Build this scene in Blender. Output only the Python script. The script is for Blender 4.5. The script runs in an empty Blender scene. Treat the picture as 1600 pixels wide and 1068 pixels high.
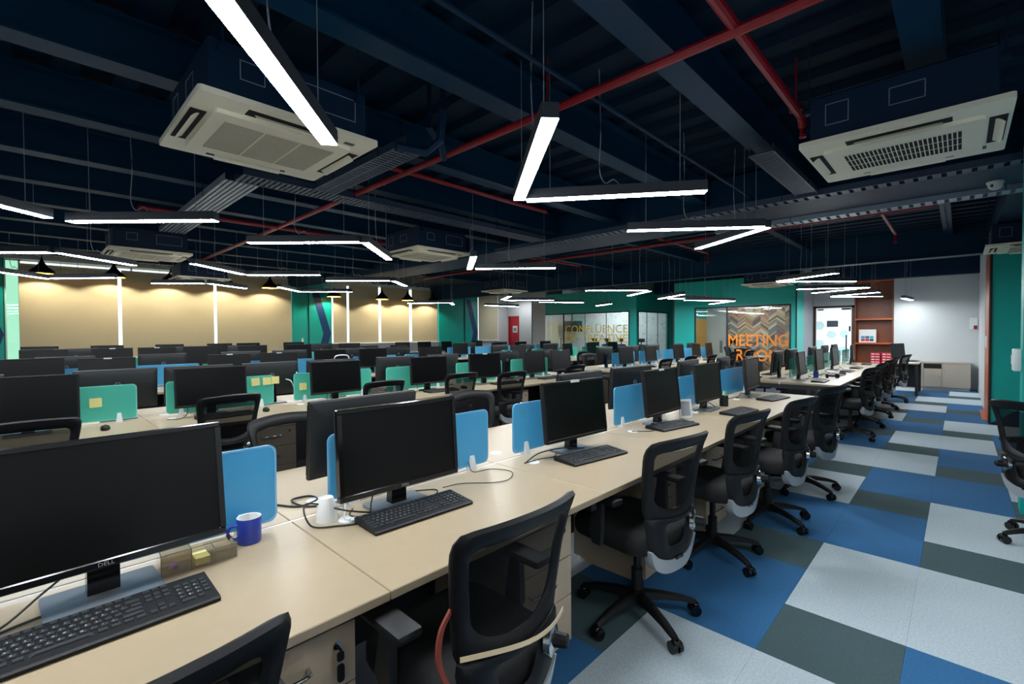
import bpy, bmesh, math, random
from mathutils import Matrix, Vector
random.seed(7)
PI = math.pi
scene = bpy.context.scene
COL = scene.collection

# ---------------------------------------------------------------- camera, world, exposure
cd = bpy.data.cameras.new('camera'); cam = bpy.data.objects.new('camera', cd); COL.objects.link(cam)
cd.sensor_width = 36.0; cd.lens = 16.408; cd.clip_start = 0.02; cd.clip_end = 200
M = Matrix(((0.72151610, -0.00949363, 0.69233257, 0.0),
            (0.69237599, 0.01780395, -0.72131720, 0.0),
            (-0.00547834, 0.99979642, 0.01941900, 1.46),
            (0, 0, 0, 1)))
cam.matrix_world = M
scene.camera = cam
world = bpy.data.worlds.new('daylight'); scene.world = world; world.use_nodes = True
bg = world.node_tree.nodes['Background']
bg.inputs[0].default_value = (0.93, 0.98, 1.0, 1); bg.inputs[1].default_value = 1.5
vs = scene.view_settings
vs.view_transform = 'Standard'; vs.look = 'None'; vs.exposure = 0.0; vs.gamma = 1.0; vs.use_curve_mapping = False
STRIP = 84.0        # radiance of the linear lamps
scene.cycles.use_denoising = True
scene.cycles.max_bounces = 8
scene.cycles.transparent_max_bounces = 24
scene.cycles.sample_clamp_indirect = 6.0

# ---------------------------------------------------------------- materials
def lin(c):
    c = c / 255.0
    return c / 12.92 if c <= 0.04045 else ((c + 0.055) / 1.055) ** 2.4
def rgb(r, g, b): return (lin(r), lin(g), lin(b), 1.0)
MATS = {}
def mat(name, col, rough=0.5, metal=0.0, noise=0.0, nscale=40.0, bump=0.0, emit=0.0, spec=0.5, trans=0.0, coat=0.0):
    m = bpy.data.materials.new(name); m.use_nodes = True
    nt = m.node_tree; p = nt.nodes['Principled BSDF']
    p.inputs['Base Color'].default_value = col; p.inputs['Roughness'].default_value = rough
    p.inputs['Metallic'].default_value = metal; p.inputs['Specular IOR Level'].default_value = spec
    p.inputs['Transmission Weight'].default_value = trans
    p.inputs['Coat Weight'].default_value = coat
    if emit > 0:
        p.inputs['Emission Color'].default_value = col; p.inputs['Emission Strength'].default_value = emit
    tc = nt.nodes.new('ShaderNodeTexCoord')
    nz = nt.nodes.new('ShaderNodeTexNoise'); nz.inputs['Scale'].default_value = nscale; nz.inputs['Detail'].default_value = 3
    nt.links.new(tc.outputs['Object'], nz.inputs['Vector'])
    amt = noise if noise > 0 else 0.03
    mx = nt.nodes.new('ShaderNodeMix'); mx.data_type = 'RGBA'
    a = [min(1, c * (1 + amt)) for c in col[:3]] + [1]; b = [c * (1 - amt) for c in col[:3]] + [1]
    mx.inputs[6].default_value = b; mx.inputs[7].default_value = a
    nt.links.new(nz.outputs['Fac'], mx.inputs[0]); nt.links.new(mx.outputs[2], p.inputs['Base Color'])
    if bump > 0:
        bp = nt.nodes.new('ShaderNodeBump'); bp.inputs['Strength'].default_value = bump; bp.inputs['Distance'].default_value = 0.004
        nt.links.new(nz.outputs['Fac'], bp.inputs['Height']); nt.links.new(bp.outputs['Normal'], p.inputs['Normal'])
    MATS[name] = m
    return m
mat('laminate', rgb(158, 141, 116), 0.34, noise=0.05, nscale=25)
mat('laminate_edge', rgb(140, 118, 90), 0.45)
mat('drawer_beige', rgb(182, 162, 138), 0.45, noise=0.04)
mat('cabinet_beige', rgb(172, 160, 146), 0.5, noise=0.04)
mat('black_plastic', rgb(16, 16, 18), 0.5, spec=0.3, bump=0.15, nscale=300)
mat('black_gloss', rgb(14, 14, 16), 0.12)
mat('screen_black', rgb(8, 8, 9), 0.28, spec=0.25)
mat('monitor_back', rgb(19, 20, 22), 0.5)
mat('black_steel', rgb(22, 23, 26), 0.5)
mat('key_black', rgb(34, 36, 39), 0.5)
mat('grey_plate', rgb(120, 125, 130), 0.4, metal=0.4)
mat('silver_plastic', rgb(165, 170, 174), 0.35, metal=0.2)
mat('chrome', rgb(205, 205, 205), 0.15, metal=1.0)
mat('seat_fabric', rgb(11, 11, 12), 0.9, noise=0.2, nscale=200, bump=0.3)
mat('white_plastic', rgb(225, 228, 228), 0.4)
mat('white_ceramic', rgb(232, 232, 228), 0.15)
mat('mug_blue', rgb(40, 62, 165), 0.2)
mat('divider_blue', rgb(96, 184, 226), 0.12, noise=0.03, nscale=6)
mat('divider_mint', rgb(98, 208, 190), 0.14, noise=0.03, nscale=6)
mat('divider_edge_blue', rgb(130, 190, 235), 0.2)
mat('divider_edge_mint', rgb(130, 222, 205), 0.2)
mat('paper_white', rgb(222, 222, 220), 0.8)
mat('paper_yellow', rgb(222, 214, 140), 0.8)
mat('ink_dark', rgb(40, 70, 90), 0.7)
mat('navy_paint', rgb(4, 40, 68), 0.55, spec=0.2, noise=0.15, nscale=4)
mat('navy_deck', rgb(2, 34, 58), 0.6, spec=0.15, noise=0.2, nscale=3)
mat('navy_box', rgb(4, 36, 64), 0.5, spec=0.3, noise=0.1, nscale=5)
mat('girder_steel', rgb(0, 50, 80), 0.5, spec=0.2, noise=0.15, nscale=3)
mat('tray_steel', rgb(62, 80, 104), 0.45, metal=0.3)
mat('tray_bright', rgb(150, 165, 182), 0.4, metal=0.3)
mat('pipe_red', rgb(138, 6, 30), 0.35, noise=0.1, nscale=6)
mat('ac_cream', rgb(242, 238, 218), 0.45)
mat('ac_grille', rgb(132, 127, 110), 0.6)
mat('recess_shade', rgb(12, 13, 15), 0.8)  # near-black stands in for shade inside slots and openings
mat('teal_paint', rgb(0, 174, 164), 0.4, noise=0.04, nscale=3)
mat('chevron_navy', rgb(8, 56, 112), 0.5)
mat('white_wall', rgb(198, 201, 202), 0.6, noise=0.03, nscale=3)
mat('wall_grey', rgb(150, 155, 162), 0.6)
mat('wood_brown', rgb(122, 58, 22), 0.4, noise=0.25, nscale=9)
mat('wood_orange', rgb(176, 84, 30), 0.4, noise=0.2, nscale=9)
mat('wood_dark', rgb(60, 38, 30), 0.4, noise=0.2, nscale=9)
mat('door_red', rgb(176, 20, 36), 0.4)
mat('box_red', rgb(190, 24, 46), 0.5)
mat('ochre', rgb(214, 160, 74), 0.6)
mat('letter_yellow', rgb(250, 204, 60), 0.5)
mat('letter_orange', rgb(216, 122, 20), 0.5)
mat('sub_floor', rgb(40, 52, 64), 0.9)
mat('cable_black', rgb(18, 18, 20), 0.45)
mat('cable_white', rgb(205, 208, 210), 0.45)
mat('wire_grey', rgb(150, 160, 170), 0.4, metal=0.3)
mat('lamp_black', rgb(16, 15, 16), 0.35)
mat('lamp_gold', rgb(214, 160, 70), 0.4)
mat('housing_grey', rgb(66, 72, 80), 0.4, metal=0.3)
mat('carpet_grey', rgb(178, 191, 198), 0.95, noise=0.28, nscale=90, bump=0.4)
mat('carpet_blue', rgb(40, 98, 144), 0.95, noise=0.28, nscale=90, bump=0.4)
mat('carpet_green', rgb(62, 84, 88), 0.95, noise=0.28, nscale=90, bump=0.4)
mat('divider_ink', rgb(92, 168, 190), 0.4)
mat('lanyard_brown', rgb(120, 48, 34), 0.7)
mat('lanyard_cream', rgb(230, 205, 165), 0.35)
mat('green_note', rgb(150, 210, 40), 0.6)
mat('purple', rgb(110, 80, 160), 0.5)
mat('glow_teal', rgb(200, 232, 232), 0.4, emit=0.45)  # glow put into the colour; decals and bottle are no lamps
mat('sign_grey', rgb(74, 88, 100), 0.5)
mat('cyan_blue', rgb(40, 140, 190), 0.5)
mat('backlit_white', rgb(238, 242, 244), 0.5, emit=0.75)  # emission stands in for light from the room behind the door
mat('led', (0.89, 0.955, 1.0, 1), 0.4, emit=STRIP)
mat('panel_glow', rgb(246, 250, 255), 0.4, emit=26.0)
mat('panel_glow_soft', rgb(246, 250, 255), 0.4, emit=11.0)
mat('bulb_warm', rgb(255, 206, 130), 0.4, emit=26.0)

def glass_mat(name, tint, gloss=0.08, opacity=0.0, fill=(1, 1, 1, 1), rough=0.02):
    m = bpy.data.materials.new(name); m.use_nodes = True; nt = m.node_tree
    for n in list(nt.nodes): nt.nodes.remove(n)
    out = nt.nodes.new('ShaderNodeOutputMaterial')
    tr = nt.nodes.new('ShaderNodeBsdfTransparent'); tr.inputs[0].default_value = tint
    gl = nt.nodes.new('ShaderNodeBsdfGlossy'); gl.inputs['Roughness'].default_value = rough; gl.inputs[0].default_value = (1, 1, 1, 1)
    df = nt.nodes.new('ShaderNodeBsdfDiffuse'); df.inputs[0].default_value = fill
    m1 = nt.nodes.new('ShaderNodeMixShader'); m1.inputs[0].default_value = opacity
    nt.links.new(tr.outputs[0], m1.inputs[1]); nt.links.new(df.outputs[0], m1.inputs[2])
    fr = nt.nodes.new('ShaderNodeFresnel'); fr.inputs[0].default_value = 1.45
    ge = nt.nodes.new('ShaderNodeNewGeometry'); io = nt.nodes.new('ShaderNodeMath'); io.operation = 'MULTIPLY_ADD'
    io.inputs[1].default_value = 1 / 1.45 - 1.45; io.inputs[2].default_value = 1.45
    nt.links.new(ge.outputs['Backfacing'], io.inputs[0]); nt.links.new(io.outputs[0], fr.inputs[0])
    ad = nt.nodes.new('ShaderNodeMath'); ad.operation = 'MULTIPLY'; ad.inputs[1].default_value = gloss / 0.04
    nt.links.new(fr.outputs[0], ad.inputs[0])
    m2 = nt.nodes.new('ShaderNodeMixShader'); nt.links.new(ad.outputs[0], m2.inputs[0])
    nt.links.new(m1.outputs[0], m2.inputs[1]); nt.links.new(gl.outputs[0], m2.inputs[2])
    nt.links.new(m2.outputs[0], out.inputs[0]); MATS[name] = m
    return m
glass_mat('clear_glass', (0.95, 0.98, 0.97, 1), 0.04)
glass_mat('window_glass', (0.95, 0.98, 0.97, 1), 0.04)
glass_mat('mint_glass', (0.56, 0.80, 0.66, 1), 0.04)
glass_mat('divider_green_glass', (0.55, 0.85, 0.80, 1), 0.015, 0.45, rgb(86, 160, 150))
glass_mat('smoke_acrylic', (0.80, 0.77, 0.70, 1), 0.08, 0.05, rgb(120, 110, 90))

def mesh_fabric():
    m = glass_mat('chair_mesh', (1, 1, 1, 1), 0.004, 0.6, rgb(12, 12, 13), 0.6); nt = m.node_tree
    mx = [n for n in nt.nodes if n.type == 'MIX_SHADER'][0]
    tc = nt.nodes.new('ShaderNodeTexCoord'); wv = nt.nodes.new('ShaderNodeTexWave'); wv.bands_direction = 'Z'
    wv.inputs['Scale'].default_value = 95; nt.links.new(tc.outputs['Object'], wv.inputs['Vector'])
    mr = nt.nodes.new('ShaderNodeMapRange'); mr.inputs[3].default_value = 0.78; mr.inputs[4].default_value = 0.95
    nt.links.new(wv.outputs['Fac'], mr.inputs[0]); nt.links.new(mr.outputs[0], mx.inputs[0])
mesh_fabric()

def blind_mat():
    m = mat('blind_fabric', rgb(210, 203, 172), 0.8, noise=0.03, nscale=8, bump=0.1); nt = m.node_tree
    p = nt.nodes['Principled BSDF']; out = nt.nodes['Material Output']
    tl = nt.nodes.new('ShaderNodeBsdfTranslucent'); tl.inputs[0].default_value = rgb(206, 184, 130)
    mx = nt.nodes.new('ShaderNodeMixShader'); mx.inputs[0].default_value = 0.12
    nt.links.new(p.outputs[0], mx.inputs[1]); nt.links.new(tl.outputs[0], mx.inputs[2]); nt.links.new(mx.outputs[0], out.inputs[0])
blind_mat()
def add_translucent(name, f, col):
    nt = MATS[name].node_tree; p = nt.nodes['Principled BSDF']; out = nt.nodes['Material Output']
    tl = nt.nodes.new('ShaderNodeBsdfTranslucent'); tl.inputs[0].default_value = col
    mx = nt.nodes.new('ShaderNodeMixShader'); mx.inputs[0].default_value = f
    nt.links.new(p.outputs[0], mx.inputs[1]); nt.links.new(tl.outputs[0], mx.inputs[2]); nt.links.new(mx.outputs[0], out.inputs[0])
add_translucent('divider_blue', 0.4, rgb(120, 205, 240)); add_translucent('divider_mint', 0.4, rgb(120, 225, 205))

def wallpaper_chevron():
    m = mat('chevron_wallpaper', rgb(200, 160, 130), 0.9, spec=0.1); nt = m.node_tree; p = nt.nodes['Principled BSDF']
    N = nt.nodes.new; L = nt.links.new
    tc = N('ShaderNodeTexCoord'); sx = N('ShaderNodeSeparateXYZ'); L(tc.outputs['Object'], sx.inputs[0])
    def mth(op, a, b=None):
        n = N('ShaderNodeMath'); n.operation = op
        for i, v in enumerate((a, b)):
            if v is None: continue
            if isinstance(v, (int, float)): n.inputs[i].default_value = v
            else: L(v, n.inputs[i])
        return n.outputs[0]
    pp = mth('PINGPONG', mth('ADD', sx.outputs['X'], 20.0), 0.23)
    v = mth('ADD', sx.outputs['Z'], mth('MULTIPLY', pp, -0.75))
    band = mth('FLOOR', mth('DIVIDE', v, 0.06)); side = mth('FLOOR', mth('DIVIDE', mth('ADD', sx.outputs['X'], 20.0), 0.23))
    cb = N('ShaderNodeCombineXYZ'); L(band, cb.inputs[0]); L(side, cb.inputs[1])
    wn = N('ShaderNodeTexWhiteNoise'); L(cb.outputs[0], wn.inputs['Vector'])
    cr = N('ShaderNodeValToRGB'); L(wn.outputs['Value'], cr.inputs[0]); cr.color_ramp.interpolation = 'CONSTANT'
    cols = [(206, 192, 168), (184, 134, 112), (132, 136, 142), (200, 172, 132), (148, 106, 98), (214, 204, 188), (170, 150, 120), (112, 106, 108), (202, 158, 136)]
    el = cr.color_ramp.elements
    el[0].position = 0; el[0].color = rgb(*cols[0]); el[1].position = 1 / 9; el[1].color = rgb(*cols[1])
    for i in range(2, 9):
        e = el.new(i / 9); e.color = rgb(*cols[i])
    L(cr.outputs[0], p.inputs['Base Color'])
wallpaper_chevron()

def wallpaper_script(name, base):
    m = mat(name, base, 0.6); nt = m.node_tree; p = nt.nodes['Principled BSDF']
    N = nt.nodes.new; L = nt.links.new
    tc = N('ShaderNodeTexCoord'); mp = N('ShaderNodeMapping'); mp.inputs['Scale'].default_value = (3.0, 3.0, 7.0); L(tc.outputs['Object'], mp.inputs[0])
    vo = N('ShaderNodeTexVoronoi'); vo.feature = 'DISTANCE_TO_EDGE'; vo.inputs['Scale'].default_value = 1.6; L(mp.outputs[0], vo.inputs['Vector'])
    nz = N('ShaderNodeTexNoise'); nz.inputs['Scale'].default_value = 0.9; L(mp.outputs[0], nz.inputs['Vector'])
    r1 = N('ShaderNodeMapRange'); r1.inputs[1].default_value = 0.0; r1.inputs[2].default_value = 0.05; r1.inputs[3].default_value = 1; r1.inputs[4].default_value = 0; L(vo.outputs['Distance'], r1.inputs[0])
    r2 = N('ShaderNodeMapRange'); r2.inputs[1].default_value = 0.48; r2.inputs[2].default_value = 0.6; L(nz.outputs['Fac'], r2.inputs[0])
    mu = N('ShaderNodeMath'); mu.operation = 'MULTIPLY'; L(r1.outputs[0], mu.inputs[0]); L(r2.outputs[0], mu.inputs[1])
    mx = N('ShaderNodeMix'); mx.data_type = 'RGBA'; mx.inputs[6].default_value = base; mx.inputs[7].default_value = rgb(110, 130, 150)
    L(mu.outputs[0], mx.inputs[0]); L(mx.outputs[2], p.inputs['Base Color'])
wallpaper_script('script_wallpaper', rgb(214, 224, 228)); wallpaper_script('map_wallpaper', rgb(208, 196, 168))

# ---------------------------------------------------------------- mesh builder
class MB:
    def __init__(s): s.v = []; s.f = []
    def add(s, vs, fs, mtx=None):
        o = len(s.v)
        s.v += [tuple(mtx @ Vector(p)) if mtx else tuple(p) for p in vs]
        s.f += [tuple(i + o for i in f) for f in fs]; return s
    def box(s, x0, x1, y0, y1, z0, z1, mtx=None):
        return s.add([(x0, y0, z0), (x1, y0, z0), (x1, y1, z0), (x0, y1, z0), (x0, y0, z1), (x1, y0, z1), (x1, y1, z1), (x0, y1, z1)],
                     [(3, 2, 1, 0), (4, 5, 6, 7), (0, 1, 5, 4), (1, 2, 6, 5), (2, 3, 7, 6), (3, 0, 4, 7)], mtx)
    def rbox(s, x0, x1, y0, y1, z0, z1, b, seg=2, mtx=None):
        bm = bmesh.new(); bmesh.ops.create_cube(bm, size=1)
        for v in bm.verts: v.co = Vector(((x0 + x1) / 2 + v.co.x * (x1 - x0), (y0 + y1) / 2 + v.co.y * (y1 - y0), (z0 + z1) / 2 + v.co.z * (z1 - z0)))
        bmesh.ops.bevel(bm, geom=list(bm.edges), offset=b, segments=seg, affect='EDGES', profile=0.5)
        bm.verts.index_update()
        vs = [v.co[:] for v in bm.verts]; fs = [tuple(v.index for v in f.verts) for f in bm.faces]; bm.free()
        return s.add(vs, fs, mtx)
    def loft(s, rings, cap=True, close=False, mtx=None):
        n = len(rings[0]); vs = [p for r in rings for p in r]; fs = []
        R = len(rings)
        for i in range(R if close else R - 1):
            a = i * n; b = ((i + 1) % R) * n
            for j in range(n):
                k = (j + 1) % n; fs.append((a + j, a + k, b + k, b + j))
        if cap and not close: fs.append(tuple(range(n))[::-1]); fs.append(tuple(range((R - 1) * n, R * n)))
        return s.add(vs, fs, mtx)
    def tube(s, pts, r, n=8, mtx=None):
        pts = [Vector(p) for p in pts]; rings = []
        up = Vector((0, 0, 1))
        for i, p in enumerate(pts):
            t = (pts[min(i + 1, len(pts) - 1)] - pts[max(i - 1, 0)]).normalized()
            a = t.cross(up)
            if a.length < 1e-3: a = t.cross(Vector((1, 0, 0)))
            a.normalize(); b = t.cross(a).normalized()
            rr = r[i] if isinstance(r, (list, tuple)) else r
            rings.append([tuple(p + a * math.cos(2 * PI * k / n) * rr + b * math.sin(2 * PI * k / n) * rr) for k in range(n)])
        return s.loft(rings, mtx=mtx)
    def lathe(s, prof, n=20, cap=False, c=(0, 0, 0), mtx=None):
        rings = [[(c[0] + r * math.cos(2 * PI * k / n), c[1] + r * math.sin(2 * PI * k / n), c[2] + z) for k in range(n)] for r, z in prof]
        return s.loft(rings, cap=cap, mtx=mtx)
    def prism(s, poly, d0, d1, plane='xy', mtx=None):
        def P(a, b, d): return {'xy': (a, b, d), 'yz': (d, a, b), 'xz': (a, d, b)}[plane]
        return s.loft([[P(a, b, d0) for a, b in poly], [P(a, b, d1) for a, b in poly]], mtx=mtx)
    def mesh(s, name, m, smooth=35, recalc=True):
        me = bpy.data.meshes.new(name); me.from_pydata(s.v, [], s.f); 
        if recalc:
            bm = bmesh.new(); bm.from_mesh(me); bmesh.ops.recalc_face_normals(bm, faces=bm.faces); bm.to_mesh(me); bm.free()
        me.materials.append(MATS[m])
        if smooth:
            me.shade_smooth(); me.set_sharp_from_angle(angle=math.radians(smooth))
        return me
def rrect(w, h, r, n=4, cx=0, cy=0):
    out = []
    for (sx, sy, a0) in ((1, 1, 0), (-1, 1, 90), (-1, -1, 180), (1, -1, 270)):
        for i in range(n + 1):
            a = math.radians(a0 + 90 * i / n)
            out.append((cx + sx * (w / 2 - r) + r * math.cos(a), cy + sy * (h / 2 - r) + r * math.sin(a)))
    return out
def spline(pts, k=6):
    P = [Vector(p) for p in pts]; P = [P[0] * 2 - P[1]] + P + [P[-1] * 2 - P[-2]]; out = []
    for i in range(1, len(P) - 2):
        for j in range(k):
            t = j / k; a, b, c, d = P[i - 1], P[i], P[i + 1], P[i + 2]
            out.append(0.5 * ((2 * b) + (c - a) * t + (2 * a - 5 * b + 4 * c - d) * t * t + (3 * b - a - 3 * c + d) * t ** 3))
    out.append(P[-2]); return out

# ---------------------------------------------------------------- objects
def link(name, data, parent=None, loc=(0, 0, 0), rot=(0, 0, 0), kind=None, label=None):
    o = bpy.data.objects.new(name, data); COL.objects.link(o); o.location = loc; o.rotation_euler = rot
    if parent is not None: o.parent = parent
    if kind: o['kind'] = kind
    if label: o['label'] = label
    return o
def struct(name, me, loc=(0, 0, 0), rot=(0, 0, 0)): return link(name, me, None, loc, rot, 'structure')
def tag(o, label, cat, group=None):
    o['label'] = label; o['category'] = cat
    if group: o['group'] = group
    return o
def thing(name, label, cat, loc=(0, 0, 0), rz=0, group=None):
    o = bpy.data.objects.new(name, None); COL.objects.link(o); o.location = loc; o.rotation_euler = (0, 0, rz); o.empty_display_size = 0.1
    return tag(o, label, cat, group)
# a template is a list of (name, mesh, parent index or None, loc, rot, kind, label)
def inst(tpl, name, label, cat, loc, rz=0, group=None):
    root = thing(name, label, cat, loc, rz, group); made = []
    for (n, me, pi, l, r, k, lb) in tpl:
        made.append(link(n, me, root if pi is None else made[pi], l, r, k, lb))
    return root
def part(tpl, name, me, pi=None, loc=(0, 0, 0), rot=(0, 0, 0), kind=None, label=None):
    tpl.append((name, me, pi, loc, rot, kind, label)); return len(tpl) - 1
ORD = ['first', 'second', 'third', 'fourth', 'fifth', 'sixth', 'seventh', 'eighth', 'ninth', 'tenth', 'eleventh', 'twelfth']

def text_mesh(txt, m, height, width=None, extrude=0.002, bold=0.0, key=None):
    cu = bpy.data.curves.new('t', 'FONT'); cu.body = txt; cu.extrude = extrude; cu.offset = bold; cu.align_x = 'CENTER'; cu.resolution_u = 3
    ob = bpy.data.objects.new('t', cu); COL.objects.link(ob)
    dg = bpy.context.evaluated_depsgraph_get(); dg.update()
    me = bpy.data.meshes.new_from_object(ob.evaluated_get(dg)); bpy.data.objects.remove(ob); bpy.data.curves.remove(cu)
    xs = [v.co.x for v in me.vertices]; ys = [v.co.y for v in me.vertices]
    h = max(ys) - min(ys); w = max(xs) - min(xs); sy = height / h; sx = (width / w) if width else sy
    cx = (max(xs) + min(xs)) / 2; cy = (max(ys) + min(ys)) / 2
    for v in me.vertices: v.co.x = (v.co.x - cx) * sx; v.co.y = (v.co.y - cy) * sy
    me.materials.clear(); me.materials.append(MATS[m]); me.name = 'lettering'
    return me
# ================================================================ THE SETTING
W = -16.0
CZ = 3.35
b = MB().box(-17.2, 2.2, -3.3, 18.6, -0.16, -0.012)
floor = struct('floor', b.mesh('floor_slab', 'sub_floor', 0))
tile_me = {}
for nm in ('carpet_grey', 'carpet_blue', 'carpet_green'):
    tile_me[nm] = MB().rbox(-0.2489, 0.2489, -0.2496, 0.2496, -0.012, 0.0, 0.0008, 1).mesh('tile_' + nm, nm, 0)
SEQ = ['carpet_green', 'carpet_grey', 'carpet_grey', 'carpet_blue', 'carpet_blue', 'carpet_green', 'carpet_blue', 'carpet_blue', 'carpet_grey', 'carpet_grey']
for k in range(-4, 4):
    x = -0.665 + 0.4985 * k + 0.249
    y = 0.8
    while y < 15.9:
        idx = int(round((y - 2.3) / 0.5)) - 3 * k
        if not (k == 2 and y > 10.2) and not (k == 3 and y > 5.2) and not (k < -2 and y > 9) and not (k < -1 and y < 1.2):
            link('carpet_tile', tile_me[SEQ[idx % 10]], floor, (x, y + 0.25, 0))
        y += 0.5

# --- window wall on the left
b = MB().box(W - 0.2, W, -3.2, 6.15, 0, 0.84).box(W - 0.2, W, 6.15, 16.4, 0, 1.1).box(W - 0.2, W, -3.2, 16.4, 3.27, CZ + 0.1)
wl = struct('wall_left', b.mesh('wall_left', 'white_wall', 0))
b = MB()
for y0, y1 in ((-3.2, -0.32), (6.13, 7.48), (12.18, 14.38)): b.box(W - 0.2, W - 0.005, y0, y1, 0.84, 3.27).box(W - 0.01, W + 0.012, y0, y1, 0, 3.27)
link('teal_panel', b.mesh('teal_panel', 'teal_paint', 0), wl)
link('white_pier', MB().box(W - 0.2, W, 15.72, 16.4, 1.1, 3.27).mesh('white_pier', 'white_wall', 0), wl)
chev = [(0.10, 2.95), (0.42, 2.95), (1.0, 1.48), (0.45, 0.0), (0.10, 0.0), (0.64, 1.48)]
for y0 in (-1.10, 6.68, 13.6):
    w_ = 0.755
    link('column_panel', MB().box(W + 0.012, W + 0.05, y0, y0 + w_, 0, 3.2).mesh('column_panel', 'teal_paint', 0), wl)
    bb = MB().prism([(y0 + a * w_, z) for a, z in chev], W + 0.05, W + 0.056, 'yz')
    link('chevron_stripe', bb.mesh('chevron_stripe', 'chevron_navy', 0), wl)
    bb = MB()
    for yy in (y0 - 0.012, y0 + w_): bb.box(W + 0.012, W + 0.052, yy, yy + 0.012, 0, 3.2)
    link('seam_trim', bb.mesh('seam_trim', 'black_steel', 0), wl)
def window(n, y0, y1, div, zs=1.1):
    b = MB(); t = 0.04
    b.box(W - 0.16, W - 0.1, y0, y1, zs, zs + t).box(W - 0.16, W - 0.1, y0, y1, 3.27 - t, 3.27)
    ys = [y0] + div + [y1]
    for y in ys: b.box(W - 0.16, W - 0.1, max(y0, y - t / 2), min(y1, y + t / 2), zs, 3.27)
    w = struct('window_%d' % n, b.mesh('window_frame', 'white_plastic', 0))
    for i, (a, c) in enumerate(zip(ys[:-1], ys[1:])):
        link('pane', MB().box(W - 0.135, W - 0.128, a + 0.02, c - 0.02, zs + 0.02, 3.25).mesh('pane', 'mint_glass' if n == 1 and i == 0 else 'window_glass', 0), w)
    link('sill', MB().rbox(W - 0.12, W + 0.10, y0, y1, zs - 0.015, zs + 0.015, 0.006, 1).mesh('sill', 'white_plastic'), w)
window(1, -0.32, 6.13, [-0.08, 2.0, 4.1], 0.84); window(2, 7.48, 12.18, [8.7, 9.9, 11.1]); window(3, 14.38, 15.72, [])
# --- alcove with the red door
b = MB().box(-16.2, -15.87, 16.3, 16.4, 0, CZ).box(-15.17, -12.65, 16.3, 16.4, 0, CZ).box(-15.87, -15.17, 16.3, 16.4, 2.27, CZ)
b.box(-12.75, -12.65, 14.6, 16.3, 0, CZ).box(-12.75, -12.05, 14.5, 14.6, 0, CZ)
wa = struct('wall_alcove', b.mesh('wall_alcove', 'white_wall', 0))
link('corner_trim', MB().box(-12.775, -12.75, 14.485, 14.6, 0, 2.95).mesh('corner_trim', 'black_steel', 0), wa)
rd = struct('door_1', MB().rbox(-15.86, -15.18, 16.32, 16.37, 0, 2.26, 0.004, 1).mesh('red_leaf', 'door_red'))
link('door_frame', MB().box(-15.87, -15.80, 16.285, 16.3, 0, 2.27).box(-15.24, -15.17, 16.285, 16.3, 0, 2.27).box(-15.87, -15.17, 16.285, 16.3, 2.2, 2.27).mesh('door_frame', 'door_red', 0), rd)
nt_ = link('paper_notice', MB().box(-15.6, -15.3, 16.312, 16.32, 1.48, 1.8).mesh('paper_notice', 'paper_white', 0), rd)
link('door_handle', MB().tube([(-15.26, 16.32, 1.05), (-15.26, 16.27, 1.05), (-15.36, 16.27, 1.05)], 0.01).mesh('door_handle', 'chrome'), rd)
b = MB()
for i in range(3): b.box(-15.55, -15.36, 16.309, 16.312, 1.66 - i * 0.05, 1.69 - i * 0.05)
link('printed_lines', b.mesh('printed_lines', 'ink_dark', 0), nt_)
# --- lettered glass room
G = 2.2
b = MB().box(-12.05, -8.0, 14.5, 14.6, G, 2.97).box(-8.27, -8.0, 14.5, 14.6, 0, G).box(-8.1, -8.0, 14.6, 17.3, G, 2.97).box(-8.1, -8.0, 16.92, 17.3, 0, G)
wc = struct('wall_confluence', b.mesh('wall_confluence', 'teal_paint', 0))
b = MB().box(-12.65, -8.1, 16.95, 17.05, 0, CZ)
link('wallpaper', b.mesh('wallpaper', 'script_wallpaper', 0), wc)
link('map_panel', MB().box(-12.65, -12.6, 14.6, 16.95, 0, 1.95).mesh('map_panel', 'map_wallpaper', 0), wc, label='beige printed wall panel')
link('upper_panel', MB().box(-12.65, -12.62, 14.6, 16.95, 1.95, 2.97).mesh('upper_panel', 'white_wall', 0), wc)
link('room_ceiling', MB().box(-12.65, -8.1, 14.6, 16.95, 2.78, 2.82).mesh('room_ceiling', 'white_wall', 0), wc)
b = MB()
for x in (-11.13, -8.285): b.box(x - 0.02, x + 0.02, 14.49, 14.53, 0, G)
b.box(-12.05, -8.27, 14.49, 14.53, G - 0.04, G)
for y in (15.245, 16.065): b.box(-8.014, -7.995, y - 0.008, y + 0.008, 0, G)
for x in (-10.13, -9.21): b.box(x - 0.008, x + 0.008, 14.5, 14.52, 0, G)
b.box(-8.03, -7.985, 14.6, 14.64, 0, G).box(-8.03, -7.985, 16.88, 16.92, 0, G).box(-8.03, -7.985, 14.6, 16.92, G - 0.04, G)
link('glazing_frame', b.mesh('glazing_frame', 'black_steel', 0), wc)
w4 = struct('window_4', MB().box(-11.11, -10.135, 14.505, 14.517, 0, G - 0.04).mesh('glass_pane', 'clear_glass', 0))
for x0, x1 in ((-10.125, -9.215), (-9.205, -8.305)):
    link('pane', MB().box(x0, x1, 14.505, 14.517, 0, G - 0.04).mesh('glass_pane', 'clear_glass', 0), w4)
for txt, z, x0, x1 in (('CONFLUENCE', 1.59, -11.05, -8.34), ('OF CREATIVE', 1.25, -11.05, -8.34)):
    link('lettering', text_mesh(txt, 'letter_yellow', 0.285, x1 - x0, 0.002, 0.0), w4, ((x0 + x1) / 2, 14.5, z), (PI / 2, 0, 0), label='yellow lettering on glass')
d2 = struct('door_2', MB().box(-12.03, -11.16, 14.505, 14.517, 0.01, G - 0.05).mesh('glass_leaf', 'clear_glass', 0))
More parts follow.
